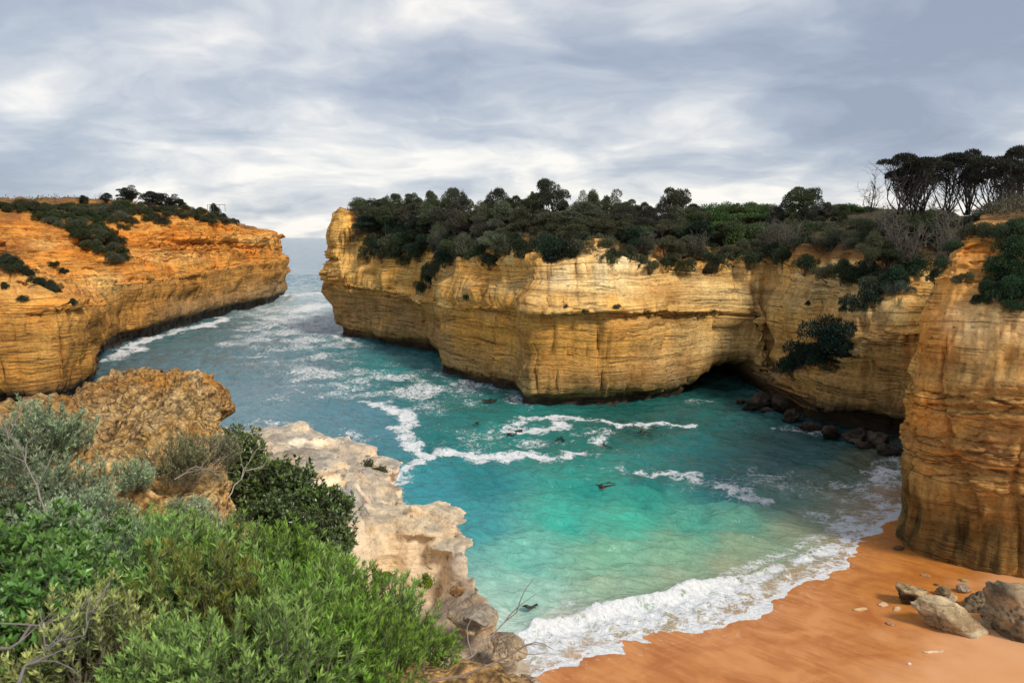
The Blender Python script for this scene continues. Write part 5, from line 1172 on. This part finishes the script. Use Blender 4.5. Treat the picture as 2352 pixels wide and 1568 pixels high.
dead_plant('dead_tree', proto_dead(790, 4.6, 9, .55), (b[0], b[1], b[2] - .3), 1.0, (.08, .07, .065), 'slim bare tree standing apart on the skyline before the windswept row', 'bare shrubs above the near cliff')
k = 0
for yy, xs_, off in [(505, range(1990, 2360, 44), 9), (540, range(2000, 2350, 46), 6), (575, range(1990, 2190, 44), 3)]:
    for x_ in xs_:
        px, py = x_ + random.uniform(-12, 12), yy + random.uniform(-10, 10)
        if py > 518 and px > 2190: S_ = S_RIGHT
        else: S_ = S_HEAD
        Y = (76 + off * .9) if S_ is S_HEAD else 56 + off * .4
        p = at(px, py, Y); zg = p[2] - 1.6
        if k % 3 != 1:
            plant('shoulder_bush', random.choice(SHAG + SCRUB), (p[0], p[1], zg), (.72, .72, .9) if k % 2 else (.85, .85, .8), random.choice([BROWNISH, (.10, .09, .06), (.055, .07, .035), DARK]), 'scrubby bush on the slope under the windswept trees, %s from the headland' % ORD[k], 'bush', 'bushes on the slope under the windswept trees')
        else:
            dead_plant('dead_shrub', DEAD[k % 3], (p[0], p[1], zg), random.uniform(1.0, 1.35), (.15, .13, .105), 'grey bare shrub on the slope under the windswept trees, %s from the headland' % ORD[k], 'bare shrubs above the near cliff')
        k += 1

# --- plants on the long cliff across the channel
LT = [(305, 452, 425, 50, DOME, 'rounded dark tree with a clear trunk on the far clifftop'), (352, 456, 434, 62, DOME, 'wide dark tree beside the rounded one on the far clifftop'), (404, 464, 446, 48, DOME, 'third dark tree towards the sea on the far clifftop'), (192, 462, 446, 24, DOME, 'small round shrub-tree standing alone on the far clifftop'), (249, 458, 441, 24, DOME, 'small dark tree next to the bare one on the far clifftop'), (505, 482, 466, 36, SCRUB, 'last dark bush at the seaward end of the far clifftop')]
for px, by, ty, w, pr, lab in LT:
    p = S_LEFT.pick(px, by); Y = p[1]; t = at(px, ty, Y); H = max(.75 * w * Y / FPX, t[2] - p[2]); hh = 4.2 if pr is DOME else 1.5
    plant('clifftop_tree', random.choice(pr), (p[0], p[1], t[2] - H), (w * Y / FPX / 4.2, w * Y / FPX / 4.2, H / hh), (.035, .042, .028), lab, 'tree', 'trees on the far clifftop')
p = S_LEFT.pick(236, 458); dead_plant('dead_tree', proto_dead(791, 4.0, 7, .9), tuple(p), .75, (.12, .10, .09), 'small bare tree on the far clifftop skyline', 'bare trees on the far clifftop')
p = S_LEFT.pick(132, 458); dead_plant('dead_tree', proto_dead(792, 3.0, 7, .7), tuple(p), .6, (.16, .13, .12), 'tiny bare tree landward on the far clifftop skyline', 'bare trees on the far clifftop')
poly = [(100, 470), (230, 466), (312, 470), (285, 500), (240, 508), (258, 538), (308, 575), (295, 602), (225, 578), (165, 535), (105, 500)]
def inpoly(x, y, pl):
    c = False; j = len(pl) - 1
    for i in range(len(pl)):
        if (pl[i][1] > y) != (pl[j][1] > y) and x < (pl[j][0] - pl[i][0]) * (y - pl[i][1]) / (pl[j][1] - pl[i][1]) + pl[i][0]: c = not c
        j = i
    return c
GP = 'low plants on the far cliff slopes'
k = 0; pts = []
while len(pts) < 58:
    x_, y_ = random.uniform(100, 312), random.uniform(466, 604)
    if inpoly(x_, y_, poly) and all(math.hypot(x_ - a, (y_ - b_) * 1.3) > 9 for a, b_ in pts): pts.append((x_, y_))
pts.sort(key=lambda q: q[1])
for i, (x_, y_) in enumerate(pts):
    p = S_LEFT.pick(x_, y_); s = random.uniform(30, 44) * p[1] / FPX / 3.3
    plant('slope_shrub', random.choice(SCRUB), (p[0], p[1], p[2] - .4 * s), (s, s, s * 1.2), random.choice([(.055, .075, .03), (.07, .09, .035), (.11, .12, .075), (.05, .065, .03)]), 'green shrub in the gully mass on the far cliff, %s from the top' % ORD[i], 'shrub', GP)
strip = [(10, 596), (28, 604), (42, 618), (58, 624), (70, 640), (92, 646), (108, 656), (125, 664), (172, 690), (128, 603), (140, 618), (60, 690), (10, 665)]
for i, (x_, y_) in enumerate(strip):
    p = S_LEFT.pick(x_, y_); s = (44 if i < 8 else 26) * p[1] / FPX / 3.3
    plant('slope_shrub', random.choice(SCRUB), (p[0], p[1], p[2] - .4 * s), (s, s, s * 1.3), random.choice([(.035, .05, .03), (.045, .06, .032)]), 'dark shrub on the lower shelf of the far cliff, %s in its strip' % ORD[i], 'shrub', GP)
sk = [(x_ + random.uniform(-6, 6), float(np.interp(x_, [0, 140, 300, 420, 530], [456, 463, 462, 470, 487])) + random.uniform(0, 10)) for x_ in range(5, 540, 17)]
for i, (x_, y_) in enumerate(sk):
    p = S_LEFT.pick(x_, y_, 12); s = random.uniform(26, 40) * p[1] / FPX / 3.3
    plant('clifftop_shrub', random.choice(SCRUB), (p[0], p[1], p[2] - .4 * s), (s, s, s * .95), random.choice([(.06, .07, .035), (.075, .085, .04), (.05, .055, .035)]), 'low shrub along the far clifftop edge, %s counting towards the sea' % ORD[i], 'shrub', GP)
sk2 = [(x_ + random.uniform(-6, 6), float(np.interp(x_, [0, 140, 300, 420, 530], [462, 468, 470, 480, 494])) + random.uniform(-3, 12)) for x_ in range(8, 540, 19)]
for i, (x_, y_) in enumerate(sk2):
    p = S_LEFT.pick(x_, y_, 12); s = random.uniform(26, 42) * p[1] / FPX / 3.3
    plant('heath_shrub', random.choice(SCRUB), (p[0], p[1], p[2] - .4 * s), (s, s, s), random.choice([(.07, .08, .04), (.085, .075, .045), (.06, .075, .035), (.10, .10, .055)]), 'heath shrub in the second rank below the far clifftop, %s counting towards the sea' % ORD[i], 'shrub', GP)
midp = [(360, 498, 34), (375, 505, 28), (340, 500, 26), (300, 505, 30), (285, 520, 24), (420, 490, 22), (450, 492, 22), (480, 494, 20), (390, 482, 26), (270, 545, 26), (255, 560, 20), (60, 470, 30), (30, 475, 30), (95, 480, 30), (330, 480, 28), (245, 490, 30)]
for i, (x_, y_, w) in enumerate(midp):
    p = S_LEFT.pick(x_, y_); s = w * 1.3 * p[1] / FPX / 3.3
    plant('slope_shrub', random.choice(SCRUB), (p[0], p[1], p[2] - .4 * s), (s, s, s * 1.1), random.choice([(.05, .055, .03), (.06, .075, .03)]), 'scattered dark shrub on the red soil band of the far cliff, %s of them' % ORD[i], 'shrub', GP)
# a short railing far out on the clifftop
p = S_LEFT.pick(484, 478); rail = link('railing', None, label='short thin railing at the far clifftop lookout', cat='railing', loc=tuple(p))
for i in range(4):
    V, Q = tubes([(np.array([(i * 1.6, 0, -.3), (i * 1.6, 0, 1.5)]), (.06, .06))]); o = link('post', mesh_np('post', V, Q), M_BARK, rail); o.color = (.10, .085, .07, 1)
V, Q = tubes([(np.array([(-.1, 0, 1.5), (4.9, 0, 1.5)]), (.06, .06))]); o = link('rail', mesh_np('rail', V, Q), M_BARK, rail); o.color = (.10, .085, .07, 1)

# --- ground cover between the plants
def undergrowth(name, P, sel, n, L, W, colr, label, seed):
    V = P.reshape(-1, 3); rg = np.random.default_rng(seed); m = np.nonzero(sel)[0]
    if not len(m): return
    i = rg.choice(m, n); C = V[i] + rg.normal(size=(n, 3)) * np.array([.35, .35, .12]) + np.array([0, 0, .12])
    D = unit(rg.normal(size=(n, 3)) + np.array([0, 0, 1.0]))
    LV, LQ = leaves(C, D, L * rg.uniform(.5, 1.5, n), W * rg.uniform(.6, 1.4, n), rg)
    o = link(name, mesh_np(name, LV, LQ, smooth=False), M_LEAF, label=label, kind='stuff'); o.color = (*colr, 1)
hv = S_HEAD
rim_rows = 6 + 5 + 6 + 78 + 5 + 60
mask = np.zeros(HEAD.shape[:2], bool); mask[:, rim_rows:] = True
undergrowth('undergrowth', HEAD, mask.ravel() & (hv.px > 800) & (hv.px < 2300), 26000, .5, .11, (.07, .066, .042), 'dry scrub covering the ground under the headland thicket', 1)
mask = np.zeros(LEFT.shape[:2], bool); mask[:, 5 + 5 + 7 + 64 + 5 + 34 + 28 + 29:] = True
gn = fbm(S_LEFT.V * .12, 3, 900)
undergrowth('undergrowth', LEFT, mask.ravel() & (S_LEFT.px < 560) & (S_LEFT.f > 0) & (gn > -.15), 12000, .5, .14, (.085, .085, .042), 'low heath covering the far clifftop', 2)
mask = np.zeros(RIGHT.shape[:2], bool); mask[:, 6 + 4 + 60 + 60 + 10 + 96 + 34 + 36:] = True
undergrowth('undergrowth', RIGHT, mask.ravel() & (S_RIGHT.px < 2700), 9000, .4, .09, (.09, .082, .05), 'dry grass and scrub on top of the near cliff', 3)
# ------------------------------------------------------------------ shrubs beside the camera
def sprig_cloud(seed, n, R, kind):
    """leafy shoots rising from a dome: (stems mesh, foliage mesh); R: radii of the dome"""
    rg = np.random.default_rng(seed); R = np.array(R); Vs, Qs, o, stems = [], [], 0, []
    nc = max(9, n // 15); cd = unit(rg.normal(size=(nc, 3)) * np.array([1, 1, .8]) + np.array([0, 0, .45])); cd[:, 2] = np.abs(cd[:, 2]); cr = rg.uniform(.62, 1.22, nc)
    tips_ = []
    for i in range(n):
        c_ = rg.integers(nc)
        d = unit(cd[c_] + rg.normal(size=3) * .22); d[2] = abs(d[2]) + .03; d = unit(d)
        tip = d * R * cr[c_] * rg.uniform(.80, 1.08)
        ln = rg.uniform(.18, .36) * (1.0 if kind != 'gloss' else .8)
        dirn = unit(d * .8 + np.array([0, 0, .9]) + rg.normal(size=3) * .28)
        base = tip - dirn * ln
        k = 5; t = np.linspace(0, 1, k)[:, None]; bow = rg.normal(size=3) * .03
        P = base + (tip - base) * t + bow * (t * (1 - t) * 4)
        stems.append((P, np.linspace(.0035, .0015, k)))
        m = {'silver': 34, 'green': 38, 'gloss': 15, 'fine': 30}[kind]
        tt = rg.uniform(.12, 1.0, m); tt[-4:] = 1.0
        C = base + (tip - base) * tt[:, None] + bow * (tt * (1 - tt) * 4)[:, None]
        a = np.arange(m) * 2.4 + rg.uniform(0, 6); u = unit(np.cross(dirn, [.3, .8, .1])); v = np.cross(dirn, u)
        rad = np.cos(a)[:, None] * u + np.sin(a)[:, None] * v
        opn = {'silver': .75, 'green': .65, 'gloss': 1.1, 'fine': .8}[kind]
        D = unit(rad * opn * (1.15 - .5 * tt[:, None]) + dirn * .8 + rg.normal(size=(m, 3)) * .15)
        L, W = {'silver': (.044, .0105), 'green': (.048, .0095), 'gloss': (.052, .025), 'fine': (.026, .007)}[kind]
        V, Q = leaves(C, D, L * rg.uniform(.6, 1.25, m), W * rg.uniform(.8, 1.2, m), rg, up=np.tile(dirn, (m, 1)), fold=.22)
        Vs.append(V); Qs.append(Q + o); o += len(V); tips_.append(np.repeat(tt, 4))
    for _ in range(max(8, n // 14)):
        d = unit(rg.normal(size=3)); d[2] = abs(d[2]) * .8
        stems.append((limb((d[0] * .08, d[1] * .08, -.25 * R[2]), d * R * .85, .12, rg, 7), np.linspace(.009, .003, 7)))
    V, Q = tubes(stems, 3)
    return mesh_np('stems', V, Q), mesh_np('foliage', np.concatenate(Vs), np.concatenate(Qs), {'tip': np.concatenate(tips_)}, smooth=False)
SIL = [sprig_cloud(800 + k, 230, (.46, .46, .40), 'silver') for k in range(2)]
GRN = [sprig_cloud(810 + k, 270, (.50, .50, .42), 'green') for k in range(3)]
GLO = [sprig_cloud(820 + k, 260, (.42, .42, .38), 'gloss') for k in range(2)]
FIN = [sprig_cloud(830 + k, 260, (.42, .42, .34), 'fine') for k in range(2)]
SC = (.22, .30, .18); GC = (.14, .275, .042); GC2 = (.195, .315, .085); LC = (.08, .16, .035); OC = (.15, .17, .035)
NEAR = [  # kind, px, py, distance, size, colour, label
    ('silver_shrub', SIL, 20, 1040, 6.2, .9, SC, 'silver-grey shrub climbing the outcrop at the very picture side'), ('green_shrub', GRN, 380, 1260, 4.6, .7, GC2, 'soft green shrub rising before the foot of the outcrop'),
    ('silver_shrub', SIL, 90, 1000, 6.6, 1.0, SC, 'silver-grey shrub against the outcrop, topmost at the picture side'), ('silver_shrub', SIL, 30, 1110, 5.6, 1.0, SC, 'silver-grey shrub below the topmost one at the picture side'), ('silver_shrub', SIL, 175, 1130, 5.6, .75, SC, 'small silver-grey shrub in front of the outcrop face'),
    ('silver_shrub', SIL, 300, 1090, 6.8, .55, (.24, .32, .19), 'grey-green shrub growing on the outcrop face'), ('fine_shrub', FIN, 400, 1040, 7.6, .95, (.20, .22, .10), 'olive shrub with fine leaves under the outcrop lip'), ('fine_shrub', FIN, 470, 1030, 7.8, .8, (.22, .23, .13), 'small olive shrub at the outcrop corner'),
    ('silver_shrub', SIL, 210, 1190, 5.2, .7, SC, 'pale shrub over the bare yellow ground below the outcrop'), ('glossy_shrub', GLO, 270, 1240, 4.6, .55, LC, 'small glossy dark shrub before the yellow ground'), ('silver_shrub', SIL, 425, 1175, 5.8, .4, SC, 'small pale shrub at the right of the yellow ground'),
    ('silver_shrub', SIL, 120, 1240, 4.4, .8, SC, 'pale shrub above the glossy leaves'), ('glossy_shrub', GLO, 50, 1300, 3.6, 1.0, LC, 'glossy broad-leaved shrub at the picture side'), ('glossy_shrub', GLO, 120, 1370, 3.1, .8, LC, 'glossy broad-leaved shrub lower down beside the bare twigs'), ('glossy_shrub', GLO, 20, 1440, 2.7, .8, LC, 'glossy broad-leaved shrub lowest at the picture side'),
    ('green_shrub', GRN, 330, 1330, 3.9, .9, GC2, 'soft green shrub in the middle of the near bank'), ('green_shrub', GRN, 470, 1310, 4.2, .9, GC2, 'soft green shrub crest below the outcrop'), ('green_shrub', GRN, 570, 1330, 4.0, .9, GC, 'soft green shrub crest with tall shoots'), ('green_shrub', GRN, 660, 1350, 4.0, .9, GC2, 'soft green shrub before the pale hollow ledge'), ('green_shrub', GRN, 745, 1400, 3.9, .85, GC, 'soft green shrub sloping towards the beach'), ('green_shrub', GRN, 835, 1440, 3.8, .8, GC2, 'soft green shrub, second last towards the beach'), ('green_shrub', GRN, 905, 1490, 3.7, .7, GC, 'soft green shrub at the beach end of the near bank'),
    ('green_shrub', GRN, 420, 1430, 3.1, .9, OC, 'olive green shrub in the shade of the near bank'), ('green_shrub', GRN, 540, 1450, 3.1, .9, GC2, 'green shrub low in the middle of the near bank'), ('green_shrub', GRN, 680, 1490, 3.0, .9, GC, 'bright green shrub at the bottom of the picture'), ('green_shrub', GRN, 790, 1548, 3.0, .8, GC, 'green shrub at the bottom towards the beach'), ('green_shrub', GRN, 560, 1560, 2.5, .7, GC2, 'green shrub at the very bottom, middle of the bank'), ('green_shrub', GRN, 400, 1560, 2.5, .7, GC2, 'pale green shrub at the very bottom near the twigs'),
    ('silver_shrub', SIL, 180, 1500, 2.6, .7, (.28, .31, .11), 'yellowish shrub among the bare twigs'), ('green_shrub', GRN, 250, 1290, 4.2, .7, (.19, .28, .14), 'grey-green shrub behind the glossy leaves'), ('silver_shrub', SIL, 440, 1220, 5.2, .6, (.30, .38, .24), 'pale shrub tips at the edge of the bank'), ('silver_shrub', SIL, 560, 1280, 4.8, .65, (.28, .36, .20), 'pale shrub tips above the green crest'),
    ('dark_shrub', GLO, 590, 1110, 10.5, 1.7, (0.076, 0.128, 0.034), 'dark green shrub growing up the back of the ledge slope'), ('dark_shrub', GLO, 650, 1150, 10.3, 1.6, (0.060, 0.102, 0.031), 'dark glossy shrub in the middle of the ledge slope'), ('dark_shrub', GLO, 705, 1160, 10.5, 1.5, (0.068, 0.116, 0.031), 'dark glossy shrub overlapping the tilted grey slab'), ('dark_shrub', GLO, 735, 1235, 9.8, 1.35, (0.071, 0.119, 0.037), 'dark shrub reaching farthest over the pale hollow'), ('dark_shrub', GLO, 680, 1230, 9.6, 1.3, (0.051, 0.085, 0.031), 'darkest shrub on the ledge slope'), ('dark_shrub', GLO, 540, 1050, 11.0, 1.4, (0.085, 0.128, 0.043), 'olive shrub at the corner between outcrop and ledge'), ('dark_shrub', GLO, 745, 1285, 9.2, 1.0, (0.076, 0.119, 0.043), 'lowest dark shrub on the ledge slope'), ('dark_shrub', GLO, 620, 1200, 9.6, 1.3, (0.060, 0.093, 0.031), 'dark shrub at the foot of the ledge slope'), ('dark_shrub', GLO, 505, 1010, 11.2, .8, (0.060, 0.102, 0.034), 'thin dark shrub rising beside the outcrop edge'), ('dark_shrub', GLO, 595, 1075, 11.0, .7, (.17, .24, .03), 'yellow-green shrub top behind the dark ones'),
    ('small_shrub', GLO, 880, 1328, 11.9, .5, (.12, .18, .02), 'little bright green shrub in front of the pale hollow'), ('small_shrub', GLO, 978, 1335, 11.7, .42, (.16, .22, .02), 'little yellow-green shrub at the hollow edge'), ('small_shrub', GLO, 842, 1068, 17.6, .55, (.05, .07, .025), 'little dark shrub on the outer ledge'), ('small_shrub', GLO, 872, 1082, 17.2, .5, (.06, .08, .03), 'little olive shrub beside the dark one on the outer ledge')]
for k, (nm, pr, px, py, Y, s, colr, lab) in enumerate(NEAR):
    p = at(px, py, Y); st, fo = pr[k % len(pr)]
    root = link(nm, None, label=lab, cat='shrub', group={'silver': 'silver shrubs on the near bank', 'green_': 'green shrubs on the near bank', 'glossy': 'glossy shrubs on the near bank', 'fine_s': 'fine shrubs at the outcrop', 'dark_s': 'dark shrubs on the ledge slope', 'small_': 'little shrubs on the ledge'}[nm[:6]], loc=(p[0], p[1], p[2] - .12 * s))
    root.scale = (s, s, s); root.rotation_euler = (0, 0, random.uniform(0, 6.28))
    a = link('stems', st, M_BARK, root); a.color = (.14, .115, .085, 1)
    b = link('foliage', fo, M_LEAF_GLOSS if pr is GLO else M_LEAF_NEAR, root); b.color = (*colr, 1)
# bare twigs
def twig(seed, pts, n, r, spread, label, colr):
    rg = np.random.default_rng(seed); paths = []
    P = np.array([at(*q) for q in pts]); t = np.linspace(0, 1, 9); idx = np.linspace(0, 1, len(P))
    M = np.column_stack([np.interp(t, idx, P[:, k]) for k in range(3)]) + rg.normal(size=(9, 3)) * .012
    paths.append((M, np.linspace(r, r * .35, 9)))
    for _ in range(n):
        i = rg.integers(2, 9); d = unit(unit(M[-1] - M[0]) + rg.normal(size=3) * .6) * spread * rg.uniform(.4, 1)
        b = limb(M[i], M[i] + d, .08, rg, 5); paths.append((b, np.linspace(r * .5, r * .2, 5)))
    V, Q = tubes(paths, 5); o = link('bare_twig', mesh_np('bare_twig', V, Q), M_BARK, label=label, cat='twig', group='bare twigs on the near bank'); o.color = (*colr, 1)
twig(1, [(900, 1600, 3.4), (1020, 1545, 3.6), (1090, 1500, 3.7), (1200, 1400, 3.9)], 5, .008, .25, 'long bare twig leaning out towards the breaking wave', (.26, .21, .17))
twig(2, [(960, 1590, 3.2), (1080, 1548, 3.3), (1180, 1500, 3.4), (1210, 1480, 3.5)], 5, .007, .2, 'second bare twig below the long one', (.22, .17, .14))
twig(3, [(40, 1560, 2.2), (110, 1480, 2.3), (200, 1450, 2.4)], 9, .006, .2, 'bare grey twig tangle beside the glossy leaves', (.20, .17, .16))
twig(4, [(0, 1500, 2.3), (90, 1430, 2.5), (210, 1400, 2.6)], 9, .006, .22, 'bare grey twig crossing above the tangle', (.22, .19, .17))
twig(5, [(520, 1150, 8.0), (560, 1080, 8.2), (600, 1070, 8.3)], 8, .008, .35, 'pale bare twig sticking out over the dark shrubs', (.42, .38, .30))
twig(6, [(100, 1180, 5.0), (60, 1060, 5.2), (30, 1000, 5.3)], 12, .008, .3, 'grey bare twig among the silver shrubs', (.26, .22, .19))
twig(7, [(400, 1100, 7.0), (450, 1070, 7.1), (490, 1075, 7.2)], 16, .007, .35, 'curly dry twig under the outcrop lip', (.34, .28, .20))

# ------------------------------------------------------------------ kelp floating in the cove
def kelp(px, py, L, rot, seed, label, n=5):
    rg = np.random.default_rng(seed); g = ground(px, py); Vs, Qs, o = [], [], 0
    for _ in range(n):
        k = 10; t = np.linspace(0, 1, k); a = radians(rot) + rg.normal() * .35
        x = (t - .3) * L * rg.uniform(.5, 1); y = rg.normal() * L * .12 + .1 * L * np.sin(t * rg.uniform(3, 7) + rg.uniform(0, 6))
        w = .13 * np.sin(np.clip(t, .06, .97) * pi) ** .6 * rg.uniform(.6, 1.3)
        X = np.column_stack([x * cos(a) - y * sin(a), x * sin(a) + y * cos(a), .10 + .05 * np.sin(t * 9 + rg.uniform(0, 6))]); N = np.array([-sin(a), cos(a), .25])
        V = np.stack([X - N * w[:, None], X + N * w[:, None], X + np.array([0, 0, -.04]) + N * w[:, None], X + np.array([0, 0, -.04]) - N * w[:, None]], 1).reshape(-1, 3)
        i = np.arange(k * 4).reshape(k, 4) + o; j = np.roll(i, -1, 1)
        Vs.append(V); Qs.append(np.stack([i[:-1], j[:-1], j[1:], i[1:]], -1).reshape(-1, 4)); o += len(V)
    ob = link('kelp', mesh_np('kelp', np.concatenate(Vs), np.concatenate(Qs)), M_KELP, label=label, cat='kelp', group='kelp floating in the cove', loc=(g[0], g[1], .08))
M_KELP, nt_, b_ = material('kelp'); b_.inputs['Base Color'].default_value = (.022, .013, .008, 1); b_.inputs['Roughness'].default_value = .35
for k, (px, py, L, r, lab, n) in enumerate([(1120, 923, 2.4, 5, 'dark kelp frond floating near the headland corner', 4), (1385, 1118, 2.0, 0, 'brown kelp clump alone in the middle of the green pool', 7), (1165, 1000, 1.9, 0, 'dark kelp strand at the end of the foam ring', 3), (1188, 994, 1.6, 20, 'dark kelp strand touching the foam ring', 3), (1285, 1012, 1.9, 100, 'short kelp strand below the foam ring', 3), (1400, 1028, 2.2, 120, 'slanting kelp strand under the foam patches', 2), (1480, 996, 3.0, 165, 'long dark kelp strand towards the cave', 3), (1455, 984, 2.0, 160, 'thin kelp strand behind the long one', 2), (1095, 975, 1.4, 100, 'tiny kelp bit left of the foam ring', 2), (1225, 1396, 1.0, 150, 'small dark kelp strand near the breaking wave', 2), (1510, 985, 1.6, 170, 'faint kelp strand nearest the cave', 2)]):
    kelp(px, py, L, r, 850 + k, lab, n)
